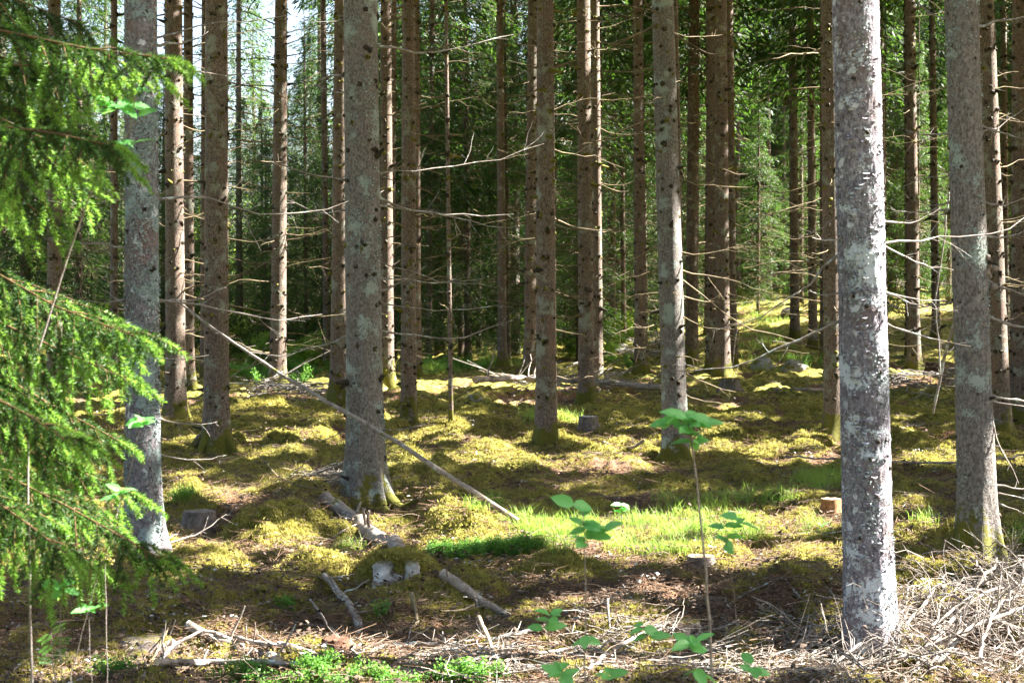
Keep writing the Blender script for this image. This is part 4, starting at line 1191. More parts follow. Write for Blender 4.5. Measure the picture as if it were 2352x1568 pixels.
# bilberry
def bilberry_piece():
    G = Geo()
    for k in range(6):
        a = g.uniform(0, 6.28); e = np.array([math.cos(a) * .05, math.sin(a) * .05, g.uniform(.07, .13)]); P = wander(np.zeros(3), e, 4, .05, g)
        G.add(*tube(P, [.0018, .0015, .0012, .0008], 3), 0)
        n = 11; t_ = g.uniform(.35, 1.1, n)[:, None]; C = t_ * e + g.normal(0, .010, (n, 3))
        V, Fq = diamonds(C, unit(g.standard_normal((n, 3)) * [1, 1, .6]), .019, .013, g); G.add(V, Fq, 0)
    return G.mesh("bilberry_sprig", [M['bilberry']])
BB = [(1040, 1280, 60, 12, 90), (1140, 1275, 80, 12, 110), (1210, 1262, 40, 10, 40), (560, 1562, 60, 10, 14), (720, 1552, 45, 14, 24), (900, 1572, 110, 8, 20), (1060, 1568, 80, 8, 24), (250, 1560, 40, 6, 20), (660, 1412, 18, 6, 10), (880, 1420, 10, 6, 4), (950, 1582, 220, 8, 44), (620, 1588, 160, 8, 36),
      (560, 868, 60, 10, 30), (700, 860, 60, 12, 34), (1090, 845, 60, 12, 24), (1400, 800, 30, 16, 10), (1440, 840, 50, 14, 14), (1850, 840, 50, 10, 10), (420, 1150, 30, 5, 20), (640, 880, 60, 8, 14), (1010, 850, 50, 6, 16)]
P = region_pts(BB, 0, g)
scatter("bilberry_plants", "small-leaved green bilberry plants on the mossy floor", "ground cover", P, np.stack([g.normal(0, .15, len(P)), g.normal(0, .15, len(P)), g.uniform(0, 6.28, len(P))], 1),
        np.where(P[:, 1] > 20, 1.9, np.where(P[:, 1] < 8, .66, .6)) * g.uniform(.7, 1.3, len(P)), bilberry_piece())

# ------------------------------------------------------------------ foreground spruce boughs at left
def shoot(G, p, d, L, g, matn, dens=1.0, curl=.25):
    """one needled shoot"""
    n = 5
    t_ = np.linspace(0, 1, n)[:, None]
    P = p + d * L * t_ + np.array([0, 0, -1]) * curl * L * t_ ** 2
    G.add(*tube(P, np.linspace(.0016, .0009, n), 3), 2)
    m = max(12, int(105 * L / .07 * dens))
    s_ = g.uniform(0, 1, m); C = p + d * L * s_[:, None] + np.array([0, 0, -1]) * (curl * L * s_ ** 2)[:, None]
    T = unit(d + np.array([0, 0, -1]) * (2 * curl * s_)[:, None])
    side = unit(np.cross(T, g.standard_normal((m, 3))))
    nl = .018 * (1 - .45 * np.abs(s_ - .45)) * g.uniform(.8, 1.15, m)
    A = unit(T * .6 + side)
    e = C + A * nl[:, None]; wv = unit(np.cross(A, g.standard_normal((m, 3)))) * .0017
    V = np.stack([C - wv, C + wv, e], 1).reshape(-1, 3)
    G.add(V, np.arange(m * 3).reshape(-1, 3), matn)

def bough(poly, D0, seed, dens=1.0, width=.30, new=.6):
    g = np.random.default_rng(seed)
    pts = []
    for (vx, vy, dd) in poly: pts.append(at(vx, vy, D0 + dd))
    pts = np.array(pts)
    # resample
    seg = np.linalg.norm(np.diff(pts, axis=0), axis=1); cum = np.concatenate([[0], np.cumsum(seg)]); Lt = cum[-1]
    def pos(s_): return np.array([np.interp(s_ * Lt, cum, pts[:, i]) for i in range(3)]).T
    s_ = np.linspace(0, 1, 24); P = pos(s_); 
    G = Geo(); G.add(*tube(P, np.linspace(.0045, .0016, 24), 5), 2)
    step = .040
    k = 0
    s = .06
    while s < 1.0:
        b = pos(np.array([s]))[0]; t_ = unit(pos(np.array([min(s + .03, 1)]))[0] - pos(np.array([s - .03]))[0])
        side = np.cross(t_, [0, 0, 1]); side = unit(side) * (1 if k % 2 else -1)
        L = (width * (1 - s) ** .8 + .05) * g.uniform(.6, 1.15)
        d = unit(t_ * .9 + side * g.uniform(.5, 1.0) + np.array([0, 0, -1]) * (g.uniform(.3, .9) if k % 2 else g.uniform(-.45, .15)))
        if g.random() < .8: shoot(G, b, unit(t_ + side * .5 + [0, 0, -.5 * g.random()]), .06, g, 1, dens)
        n = 6; tt = np.linspace(0, 1, n)[:, None]
        Q = b + d * L * tt + np.array([0, 0, -1]) * .35 * L * tt ** 2
        G.add(*tube(Q, np.linspace(.0028, .0012, n), 3), 2)
        # needles + shoots along the lateral
        m = int(L / .040) + 1
        for j in range(m):
            f = (j + .3) / m; q = b + d * L * f + np.array([0, 0, -1]) * .35 * L * f * f
            td = unit(d + np.array([0, 0, -1]) * .7 * f)
            sd = unit(np.cross(td, [0, 0, 1])) * (1 if j % 2 else -1)
            dd_ = unit(td * .8 + sd * g.uniform(.3, .9) + np.array([0, 0, -1]) * g.uniform(.0, .8))
            isnew = g.random() < new * (.15 + 1.2 * f)
            shoot(G, q, dd_, g.uniform(.055, .085), g, 0 if isnew else 1, dens)
            if g.random() < .8 * dens: shoot(G, q, td, .042, g, 1, dens * .8, .1)
        shoot(G, Q[-1], unit(d + [0, 0, -.6]), g.uniform(.06, .09), g, 0, dens)
        s += step / Lt * g.uniform(.8, 1.3); k += 1
    shoot(G, P[-1], unit(P[-1] - P[-3]), .09, g, 0, 1)
    return G
fs_p = at(-190, 1000, 4.3); fs_z = float(ground_z(fs_p[0], fs_p[1]))
t = thing("young_spruce", "young spruce reaching in from the left edge with bright new green shoots", "tree", (fs_p[0], fs_p[1], fs_z))
Pt = np.array([[0, 0, -.1], [0.0, 0, 1.0], [.02, 0, 2.0], [.0, 0, 3.2], [0, 0, 4.2]]); Gt = Geo(); Gt.add(*tube(Pt, [.045, .04, .03, .018, .004], 10))
link("trunk", Gt.mesh("trunk", [M['bark']], True), t)
BO = [([(-190, 20, 0), (-80, 90, 0), (0, 130, 0), (80, 160, 0)], 4.6, .8, .24), ([(-190, 300, 0), (-60, 390, 0), (40, 450, 0), (130, 520, 0)], 4.75, .8, .24), ([(-190, 850, 0), (-60, 930, 0), (60, 980, 0), (180, 1080, 0)], 4.75, .8, .26), ([(-190, 960, 0), (-90, 1060, 0), (20, 1150, 0), (90, 1230, 0)], 4.6, .8, .22), ([(-190, 180, 0), (-80, 230, 0), (20, 250, 0), (130, 250, 0)], 4.7, .8, .24), ([(-190, -10, 0), (0, 70, -.1), (190, 110, -.2), (385, 135, -.35)], 4.15, 1.0, .22), ([(-190, 60, 0), (-20, 150, 0), (120, 150, .1), (250, 180, .1)], 4.3, 1, .22),
      ([(-190, 200, 0), (0, 290, -.1), (120, 305, -.3), (262, 335, -.5)], 4.1, 1, .26), ([(-190, 260, 0), (-60, 340, .1), (90, 380, .1), (190, 420, .1)], 4.2, 1, .2),
       ([(-190, 520, 0), (-20, 620, 0), (130, 705, -.1), (318, 775, -.3)], 4.2, 1, .28), ([(-190, 640, 0), (0, 740, 0), (130, 800, 0), (290, 870, -.1)], 4.3, 1, .28),
      ([(-190, 760, 0), (-20, 850, 0), (120, 930, .1), (270, 1010, .1)], 4.4, 1, .26), ([(-190, 800, 0), (-40, 900, -.3), (60, 950, -.4), (150, 1010, -.5)], 4.2, 1, .22),
      ([(-190, 900, 0), (0, 1010, 0), (130, 1060, 0), (300, 1130, 0)], 4.45, .8, .26), ([(-190, 930, 0), (-10, 1080, -.1), (150, 1160, -.2), (368, 1282, -.35)], 4.2, 1, .26),
      ([(-190, 1000, 0), (-40, 1130, -.2), (60, 1200, -.3), (150, 1270, -.4)], 4.1, 1, .22), ([(-190, 1020, 0), (0, 1150, .2), (120, 1230, .3), (210, 1290, .3)], 4.3, .8, .2),
      ([(-190, 100, 0), (-60, 200, .3), (40, 260, .4), (160, 270, .5)], 4.3, .7, .2), ([(-190, -120, 0), (-40, -30, 0), (90, 20, .1), (200, 60, .1)], 4.3, .8, .2)]
for i, (poly, D0, dn, wd) in enumerate(BO):
    me = bough(poly, D0, 100 + i, dn, wd * 1.05, .52).mesh("bough", [M['needle_new'], M['needle_old'], M['bough_wood']])
    o = link("bough", me, t); o.location = tuple(-np.array([fs_p[0], fs_p[1], fs_z]))

# ------------------------------------------------------------------ leafy saplings in the foreground
def leaf_mesh(L=.055, W=.032, k=0):
    n = 9; t_ = np.linspace(0, 1, n); w = W / 2 * np.sin(np.pi * t_ ** .8) ** .75; w[0] = .0006; w[-1] = .0004
    bend = -.18 * L * t_ ** 2 * (1 + .6 * k)
    V = []
    for i in range(n):
        V += [[-w[i], t_[i] * L, bend[i] + w[i] * .22 + .0012 * math.sin(i * 2.1)], [-w[i] * .5, t_[i] * L, bend[i] + w[i] * .06], [0, t_[i] * L, bend[i]], [w[i] * .5, t_[i] * L, bend[i] + w[i] * .06], [w[i], t_[i] * L, bend[i] + w[i] * .22 - .0012 * math.sin(i * 2.1)]]
    Fq = [[i * 5 + j, i * 5 + j + 1, i * 5 + 5 + j + 1, i * 5 + 5 + j] for i in range(n - 1) for j in range(4)]
    return make_mesh("leaf", np.array(V), [np.array(Fq)], [M['leaf']], None, True)
LM = [leaf_mesh(.058, .033, 0), leaf_mesh(.050, .034, .6), leaf_mesh(.062, .030, 1)]
SM = leaf_mesh(.022, .013, 0)

def sapling(label, stem, D, tufts, r=.0038, seed=0, rootdown=True, cat="sapling", lscale=1.0, group=None):
    """stem: picture polyline from the ground up; tufts: (vx, vy, n, spreadpx)"""
    g = np.random.default_rng(seed)
    P = [at(vx, vy, D + dd) for (vx, vy, dd) in stem]
    if rootdown:
        b = P[0].copy(); b[0] += .02; b[2] = float(ground_z(b[0], b[1])) - .02; P = [b] + P
    P = np.array(P); base = P[0].copy()
    seg = np.linalg.norm(np.diff(P, axis=0), axis=1); cum = np.concatenate([[0], np.cumsum(seg)])
    ss = np.linspace(0, cum[-1], 26); Q = np.array([np.interp(ss, cum, P[:, i]) for i in range(3)]).T
    Q[1:-1] += g.normal(0, .0015, (24, 3))
    t = thing("leafy_sapling", label, cat, base, group)
    G = Geo(); G.add(*tube(Q - base, np.linspace(r * 1.5, r * .6, 26), 6))
    leaves = []
    for (vx, vy, n, sp) in tufts:
        c = at(vx, vy, D)
        j = np.argmin(((Q - c) ** 2).sum(1))
        q = Q[j]
        if np.linalg.norm(q - c) > .012:
            G.add(*tube(wander(q - base, c - base, 6, .04, g), np.linspace(r * .6, r * .35, 6), 4)); dirb = unit(c - q)
        else: dirb = np.array([0, 0, 1.0])
        for k in range(n):
            a = 6.28 * k / n + g.normal(0, .3)
            off = dirb * g.uniform(-.012, .012) * sp
            d = unit(np.array([math.cos(a), math.sin(a) * .8, g.uniform(-.35, .6)]) + dirb * .15)
            leaves.append((c + off, d))
    link("stem", G.mesh("stem", [M['stem']], True), t)
    for (c, d) in leaves:
        o = link("leaf", LM[g.integers(0, 3)] if lscale >= .6 else SM, t, c - base)
        yv = Vector(d); upv = Vector((g.normal(0, .35), -.55 + g.normal(0, .35), .85)); xv = yv.cross(upv).normalized(); zv = xv.cross(yv).normalized()
        m = Matrix((xv, yv, zv)).transposed()
        o.rotation_euler = m.to_euler(); s_ = g.uniform(.6, 1.05) * (lscale if lscale >= .6 else lscale * 2.2); o.scale = (s_, s_, s_)

sapling("tall thin leafy sapling with a leafy crown before the leaning grey spruce", [(1640, 1650, 0), (1628, 1400, 0), (1606, 1150, 0), (1588, 1010, 0)], 3.5, [(1590, 995, 6, 1), (1580, 970, 5, 1), (1625, 975, 4, .6), (1540, 975, 4, .6), (1600, 1020, 4, 1), (1555, 955, 2, 1)], seed=1)
sapling("leafy sapling with a starry leaf crown over the left of the sunlit grass", [(1345, 1650, 0), (1345, 1420, 0), (1344, 1240, 0), (1338, 1170, 0)], 3.5, [(1345, 1225, 6, 1.6), (1340, 1195, 4, 1), (1318, 1160, 2, .5), (1385, 1215, 4, .5), (1345, 1462, 3, 1), (1350, 1240, 3, 1)], r=.0022, seed=2)
sapling("low leaf cluster at the foot of the tall sapling, leftmost of the two by it", [(1600, 1620, 0), (1590, 1490, 0)], 3.4, [(1585, 1480, 5, 1), (1600, 1470, 3, 1), (1602, 1540, 4, 1)], r=.002, seed=3)
sapling("leaf sprig hanging in front of the right end of the sunlit grass", [(1700, 1640, .1), (1690, 1400, .1), (1668, 1250, 0), (1690, 1205, 0)], 4.0, [(1668, 1240, 5, 1), (1695, 1200, 4, 1), (1665, 1215, 2, 1)], r=.0012, seed=4)
sapling("small leaf sprig over the twigs left of the starry-crowned sapling", [(1262, 1640, 0), (1258, 1430, 0)], 4.0, [(1262, 1420, 5, 1), (1250, 1440, 2, 1)], r=.0012, seed=5)
sapling("pale green leaf pair over the brown twigs right of the starry-crowned sapling", [(1490, 1640, 0), (1478, 1450, 0)], 4.4, [(1478, 1440, 3, 1), (1490, 1460, 2, .6)], r=.0012, seed=6)
sapling("leaf rosette at the bottom edge under the starry-crowned sapling", [(1285, 1640, 0), (1290, 1540, 0)], 3.7, [(1290, 1545, 6, 1)], r=.0018, seed=7)
sapling("leaf rosette at the bottom edge right of the tall sapling", [(1730, 1640, 0), (1727, 1540, 0)], 3.9, [(1727, 1535, 6, 1)], r=.0018, seed=8)
sapling("small leaf tips at the very bottom below the tall sapling's left", [(1405, 1640, 0), (1402, 1558, 0)], 4.3, [(1402, 1556, 4, 1)], r=.0012, seed=9)
sapling("four-leaved green sprig in the lower left before the moss", [(145, 1620, 0), (140, 1480, 0), (138, 1350, 0)], 3.9, [(136, 1345, 4, 1), (150, 1355, 2, 1)], r=.0015, seed=10)
sapling("second green sprig lower left, right of the four-leaved one", [(215, 1620, 0), (205, 1480, 0), (205, 1400, 0)], 4.1, [(203, 1398, 5, 1)], r=.0012, seed=11)
sapling("leafy twig crossing the lichened trunk high up at left", [(60, 900, .1), (150, 600, .1), (230, 390, 0), (300, 300, 0), (312, 220, 0)], 3.9, [(312, 215, 2, 1), (300, 235, 3, 1), (270, 250, 3, 1), (310, 330, 3, 1), (312, 275, 1, 1), (250, 240, 4, 1), (285, 320, 2, 1)], r=.003, seed=12)
sapling("leafy twig with round leaves against the base of the lichened trunk", [(160, 1560, .2), (220, 1330, .1), (262, 1220, 0), (278, 1140, 0)], 4.3, [(278, 1130, 4, 1), (270, 1140, 2, 1)], r=.0015, seed=13)
sapling("leaf sprig crossing the lichened trunk at mid height", [(240, 1300, .3), (300, 1080, .1), (322, 975, 0)], 4.0, [(322, 965, 4, 1), (335, 975, 3, 1)], r=.0014, seed=14)
sapling("small leafy shoot on the far edge of the sunlit grass", [(1428, 1192, 0), (1428, 1175, 0)], 11.6, [(1428, 1160, 5, 1), (1428, 1175, 4, 1)], r=.003, seed=15, lscale=1.6, rootdown=False)
sapling("small two-leaf seedling right of the sunlit grass", [(1888, 1215, 0), (1888, 1208, 0)], 11.2, [(1888, 1205, 3, 1)], r=.002, seed=16, lscale=1.3, rootdown=False)
# rowan seedling with feather leaves at lower left
def rowan():
    g = np.random.default_rng(77); D = 4.6
    b = at(130, 1640, D); b[2] = float(ground_z(b[0], b[1]))
    t = thing("rowan_seedling", "rowan seedling with pale feather-shaped leaves at lower left", "seedling", b)
    P = np.array([b, at(128, 1560, D), at(120, 1520, D), at(118, 1450, D)]) - b
    G = Geo(); G.add(*tube(P, [.003, .0025, .002, .001], 5)); link("stem", G.mesh("stem", [M['stem']], True), t)
    for (x0, y0, x1, y1) in [(118, 1450, 150, 1435), (118, 1455, 92, 1475), (119, 1470, 160, 1470), (119, 1480, 95, 1500), (120, 1500, 152, 1495), (122, 1515, 165, 1512), (121, 1515, 90, 1516)]:
        p0 = at(x0, y0, D) - b; p1 = at(x1, y1, D - .03) - b; G = Geo()
        G.add(*tube(wander(p0, p1, 5, .03, g), np.linspace(.001, .0005, 5), 3))
        d = unit(p1 - p0); up = unit(np.cross(d, [0, -.8, .6]))
        for k in range(7):
            for sgn in (1, -1):
                c = p0 + (p1 - p0) * (k + .8) / 7.5; A = unit(up * sgn + d * .5); C = c + A * .008
                V = np.array([c, C + d * .003, c + A * .017, C - d * .003]); G.add(V, [[0, 1, 2, 3]])
        link("leaf", G.mesh("leaf", [M['bilberry']]), t)
rowan()

# ------------------------------------------------------------------ leaning pole, logs, sticks
def stick(name, label, cat, pts, r0, r1, mat, twigs=4, lifts=None, sides=6, seed=0, wob=.02, twl=.15, group=None, jitter=.06, onground=True):
    g = np.random.default_rng(seed + 500)
    P = []
    for i, q in enumerate(pts):
        if len(q) == 3: P.append(at(*q))
        else:
            p = ground_hit(*q); p[2] = float(gz_full(p[0], p[1])) + (r0 if lifts is None else lifts[i]); P.append(p)
    P = np.array(P); seg = np.linalg.norm(np.diff(P, axis=0), axis=1); cum = np.concatenate([[0], np.cumsum(seg)]); Lt = cum[-1]
    n = max(8, min(40, int(Lt / .05))); ss = np.linspace(0, Lt, n); Q = np.array([np.interp(ss, cum, P[:, i]) for i in range(3)]).T
    Q = Q + wander(np.zeros(3), np.zeros(3) + 1e-6, n, 0, g)
    off = np.cumsum(g.standard_normal((n, 3)), 0); t_ = np.linspace(0, 1, n)[:, None]; off -= off[0] * (1 - t_) + off[-1] * t_
    Q = Q + off * wob * Lt / math.sqrt(n) * .5
    if onground:
        gzv = gz_full(Q[:, 0], Q[:, 1]); Q[:, 2] = np.maximum(Q[:, 2], gzv + r0 * .35)
    base = Q[0].copy()
    t = thing(name, label, cat, base, group)
    rad = np.linspace(r0, r1, n) * (1 + .07 * g.standard_normal(n))
    G = Geo(); V, Fq = tube(Q - base, rad, sides, jitter=jitter); G.add(V, Fq); G.add(V, cap_faces(n, sides), 1); G.add(V, start_cap(sides), 1)
    link("stem", G.mesh("stem", [M[mat], M['cut'] if r0 > .012 else M[mat]], True), t)
    d = unit(Q[-1] - Q[0])
    for k in range(twigs):
        i = g.integers(1, n - 1); side = unit(np.cross(d, g.standard_normal(3)))
        if side[2] < 0: side[2] *= -1
        L = twl * g.uniform(.4, 1.3)
        b = Q[i] - base; e = b + (side + d * g.uniform(0, .8)) * L
        G2 = Geo(); W = wander(b, e, 5, .08, g); rt = max(.0018, rad[i] * .3); V, Fq = tube(W, np.linspace(rt, rt * .5, 5), 4); G2.add(V, Fq); G2.add(V, cap_faces(5, 4))
        link("twig", G2.mesh("twig", [M[mat]], True), t)
    return t

stick("leaning_pole", "long thin dead spruce pole slanting across the big grey trunk down to the grass", "dead pole",
      [(405, 690, 13.5), (660, 865, 12.3), (900, 1005, 11.4), (1090, 1130, 11.0), (1190, 1196, 10.9)], .010, .021, 'log', 9, sides=8, seed=1, wob=.008, twl=.10)
stick("fallen_log", "barky log lying from the big grey trunk's root down towards the pale-faced stump", "log", [(745, 1160), (800, 1205), (860, 1250), (915, 1285)], .056, .048, 'log', 7, sides=12, seed=2, wob=.01, twl=.14, lifts=[.06, .07, .06, .04])
stick("fallen_log", "short weathered log with a broken pale end right of the pale-faced stump", "log", [(1015, 1345), (1060, 1372), (1110, 1395), (1170, 1425)], .030, .022, 'log', 3, sides=10, seed=3, lifts=[.07, .04, .03, .02])
stick("dead_branch", "crooked lichened branch pointing up-left below the pale-faced stump", "branch", [(745, 1340), (780, 1385), (812, 1420), (830, 1462)], .018, .022, 'twig_pale', 5, sides=8, seed=4, lifts=[.05, .03, .02, .02])
stick("dead_branch", "straight grey stick rising left of the crooked lichened branch", "branch", [(713, 1418), (760, 1460), (800, 1495), (835, 1525)], .007, .010, 'twig_pale', 3, seed=5, lifts=[.08, .06, .03, .02])
stick("dead_branch", "thick lichen-covered stick with a sawn pale end in the lower left", "branch", [(432, 1458), (500, 1485), (570, 1500), (640, 1530)], .024, .020, 'twig_pale', 4, sides=8, seed=6, lifts=[.05, .04, .03, .02])
stick("dead_branch", "long bare branch sweeping from the lower left corner rocks to the bottom middle", "branch", [(540, 1480), (640, 1500), (760, 1520), (880, 1545), (1000, 1560)], .013, .019, 'twig_brush', 6, seed=7)
stick("dead_branch", "arching pale branch above the bilberry leaves at lower left", "branch", [(330, 1560), (400, 1505), (470, 1490), (560, 1500)], .007, .010, 'twig_brush', 5, seed=8, lifts=[.02, .05, .08, .05])
stick("dead_branch", "pale stick lying level over the bilberries at the bottom left", "branch", [(360, 1560), (480, 1545), (600, 1535), (760, 1550)], .016, .013, 'twig_pale', 4, seed=9, lifts=[.05, .05, .04, .04])
stick("dead_branch", "long grey branch running right from the crooked branch's foot", "branch", [(770, 1520), (900, 1495), (1020, 1490), (1150, 1478), (1330, 1435)], .016, .009, 'twig_pale', 7, seed=10)
stick("dead_branch", "brownish branch lying level right of the short stub in the bottom middle", "branch", [(830, 1462), (900, 1470), (960, 1450), (945, 1400)], .010, .011, 'twig', 4, seed=11, lifts=[.03, .03, .04, .08])
stick("dead_branch", "stripped orange-brown stick standing askew at the bottom middle", "branch", [(1100, 1480), (1120, 1510), (1140, 1535), (1160, 1560)], .010, .008, 'cut', 2, seed=12, lifts=[.12, .08, .04, .03])
stick("dead_branch", "thin curved branch lying left of the tall sapling's stem", "branch", [(1220, 1530), (1320, 1500), (1420, 1480), (1500, 1450), (1600, 1352)], .006, .009, 'twig', 5, seed=13)
stick("dead_branch", "slender grey branch under the starry-crowned sapling", "branch", [(1000, 1500), (1150, 1530), (1300, 1500), (1400, 1475), (1395, 1445)], .008, .007, 'twig_pale', 6, seed=14, lifts=[.03, .03, .03, .04, .14])
stick("dead_branch", "diagonal grey branch rising right of the starry-crowned sapling", "branch", [(1350, 1560), (1420, 1510), (1500, 1470), (1560, 1440)], .010, .007, 'twig_pale', 6, seed=15, lifts=[.04, .05, .05, .04])
stick("dead_branch", "weathered stick pointing at the mossy mound below the fallen log", "branch", [(705, 1268), (750, 1250), (800, 1222), (830, 1205)], .008, .005, 'twig_pale', 3, seed=16)
stick("dead_branch", "thin dark branch reaching left from the fallen log's upper end", "branch", [(595, 1075), (640, 1115), (690, 1130), (745, 1140)], .005, .006, 'twig', 2, seed=17, lifts=[.15, .06, .04, .04])
stick("fallen_pole", "long level dead pole lying behind the nearest trunk and the burred grey one", "dead pole", [(1800, 1072), (1950, 1080), (2100, 1084), (2250, 1082), (2352, 1075), (2450, 1070)], .010, .014, 'twig_pale', 8, seed=18, lifts=[.12, .14, .13, .12, .14, .14])
stick("fallen_log", "dark thin log lying level behind the moss-footed trunk and close pair", "log", [(1090, 893), (1200, 895), (1350, 900), (1520, 905)], .05, .045, 'log', 16, sides=8, seed=19, lifts=[.15, .14, .12, .1], twl=.5)
stick("fallen_log", "dark fallen branch lying level on moss right of the leaning grey spruce", "log", [(1780, 900), (1850, 905), (1940, 898)], .03, .02, 'log', 6, seed=20, twl=.3)
stick("dead_branch", "grey stick lying between the two near right trunks below the moss", "branch", [(2070, 985), (2120, 978), (2190, 975)], .012, .010, 'twig_pale', 3, seed=21)
stick("dead_branch", "level twig on the dark moss left of the burred grey trunk's foot", "branch", [(1590, 1088), (1700, 1076), (1830, 1082)], .006, .005, 'twig', 3, seed=22)
stick("dead_branch", "bleached slanting branch leaning between the two near right trunks", "branch", [(2143, 948, 11), (2165, 830, 10.9), (2195, 740, 10.7), (2200, 700, 10.6)], .010, .012, 'twig_pale', 4, seed=23, onground=False)
stick("dead_branch", "thin bare stem hanging upright between the two near right trunks", "branch", [(2160, 860, 10.4), (2148, 700, 10.4), (2165, 560, 10.4), (2180, 430, 10.4), (2185, 250, 10.4)], .006, .005, 'twig_pale', 4, seed=24, onground=False)
stick("dead_branch", "forked branch lying on pale litter left of the near white-crusted trunk", "branch", [(1690, 1375), (1740, 1350), (1800, 1335), (1900, 1440)], .007, .004, 'twig_pale', 3, seed=25)
stick("dead_branch", "short stick propped on the moss before the big grey trunk", "branch", [(960, 1190), (1000, 1150), (1010, 1140)], .005, .005, 'twig', 1, seed=26)
stick("dead_branch", "stick lying on brown litter left of the grass and short weathered log", "branch", [(1010, 1412), (1060, 1405), (1090, 1398)], .008, .006, 'cut', 1, seed=27)
stick("dead_branch", "short bare stick on the moss above the crooked lichened branch", "branch", [(880, 1385), (925, 1393), (950, 1400)], .006, .005, 'cut', 1, seed=28)
stick("dead_branch", "mossy dark branch curling on the moss near the middle stump", "branch", [(1385, 1022), (1420, 1038), (1455, 1040), (1480, 1028)], .022, .018, 'log', 3, seed=29, lifts=[.04, .05, .05, .09])
stick("dead_branch", "long thin twig lying in the lower left from the corner to the dark stump", "branch", [(330, 1545), (400, 1400), (455, 1380), (560, 1370)], .005, .004, 'twig', 3, seed=30)
stick("dead_branch", "leaning forked twig by the foot of the lichened left trunk", "branch", [(385, 1260), (450, 1240), (500, 1232), (560, 1180)], .006, .004, 'twig_pale', 3, seed=31, lifts=[.05, .07, .08, .12])

# brush pile at lower right
BP = [([(2060, 1480), (2150, 1395), (2230, 1350), (2270, 1340)], .05, .011), ([(1830, 1545), (1900, 1490), (1960, 1475), (2050, 1490), (2120, 1525)], .15, .009), ([(1770, 1568), (1850, 1510), (1950, 1530), (2060, 1560)], .12, .006),
      ([(2100, 1568), (2200, 1490), (2290, 1430), (2352, 1400)], .2, .015), ([(2050, 1568), (2200, 1540), (2352, 1470), (2450, 1430)], .22, .013), ([(2180, 1480), (2260, 1390), (2300, 1360), (2400, 1330)], .2, .010),
      ([(2060, 1430), (2080, 1480), (2110, 1540)], .15, .006), ([(2230, 1320), (2260, 1400), (2300, 1470)], .2, .007), ([(2150, 1568), (2270, 1530), (2400, 1510)], .25, .018), ([(2200, 1440), (2300, 1420), (2380, 1440)], .3, .007),
      ([(2100, 1400), (2180, 1430), (2300, 1500), (2352, 1560)], .2, .008), ([(2300, 1300), (2330, 1380), (2352, 1450)], .25, .007), ([(2010, 1500), (2100, 1560), (2200, 1590)], .1, .009), ([(2250, 1580), (2300, 1500), (2352, 1420)], .3, .009), ([(1900, 1568), (1990, 1520), (2080, 1530)], .1, .008),
      ([(2290, 1310), (2300, 1400), (2280, 1480)], .25, .005), ([(2120, 1560), (2160, 1470), (2240, 1400)], .25, .006), ([(2140, 1500), (2240, 1470), (2352, 1480)], .3, .008)]
BPL = ["arching bleached branch at the upper left of the brush heap", "long bowed branch in front of the nearest trunk's foot", "thin bowed twiggy branch at the bottom before the nearest trunk", "thick bleached bough rising right through the brush heap", "long bleached bough along the front of the brush heap",
       "bleached branch fanning up at the back of the brush heap", "upright thin branch beside the nearest trunk's right foot", "slim branch standing up at the back of the brush heap", "thickest sunlit pole at the bottom right corner", "thin level branch midway up the brush heap",
       "slender branch slanting down right across the brush heap", "thin steep branch at the right edge of the brush heap", "branch running down right from the nearest trunk's foot", "steep bleached branch at the bottom right of the brush heap", "short bleached branch low in front of the nearest trunk",
       "fine upright twiggy branch at the back right of the brush heap", "fine slanting branch left in the brush heap", "medium bleached branch crossing level near the right edge"]
for i, (pts, lift, r) in enumerate(BP):
    n = len(pts); lf = [.75 * lift * math.sin(math.pi * (k + .3) / (n - .4)) + .03 for k in range(n)]
    stick("brush_branch", BPL[i], "branch", pts, r, r * .55, 'twig_brush', 13, lf, 6, 60 + i, .03, .22, "bleached branches of the brush heap")
# fine tangle of the heap
def tangle():
    g = np.random.default_rng(91); G = Geo()
    for k in range(900):
        vx = 2480 - 640 * g.uniform(0, 1) ** 1.5; lim = 1330 + max(0, (2120 - vx)) * .55
        vy = g.uniform(lim, 1600)
        if vy < 1400 and g.random() < .6 and vx < 2200: continue
        p = ground_hits([vx], [vy])[0]; h = g.uniform(0, .15) * sstep(1800, 2200, vx) + .015
        p[2] += h; a = g.uniform(0, 6.28); L = g.uniform(.08, .38)
        d = np.array([math.cos(a), math.sin(a), g.normal(.08, .3)]); e = p + d * L
        P = wander(p, e, 6, .10, g); P[:, 2] += .18 * L * np.sin(np.linspace(0, np.pi, 6)) * g.uniform(0, 1)
        P[:, 2] = np.maximum(P[:, 2], ground_z(P[:, 0], P[:, 1]) + .004)
        r_ = .0012 + .0042 * g.random() ** 2.2; G.add(*tube(P, np.linspace(r_, r_ * .45, 6), 4))
        for q in range(2):
            b = P[g.integers(1, 5)]; G.add(*tube(np.array([b, b + unit(g.standard_normal(3) + d) * g.uniform(.02, .07)]), [r_ * .5, r_ * .3], 3))
    link("brush_twigs", G.mesh("brush_twigs", [M['twig_brush']], True), kind="stuff", label="tangle of fine bleached twigs filling the brush heap", cat="twigs")
tangle()

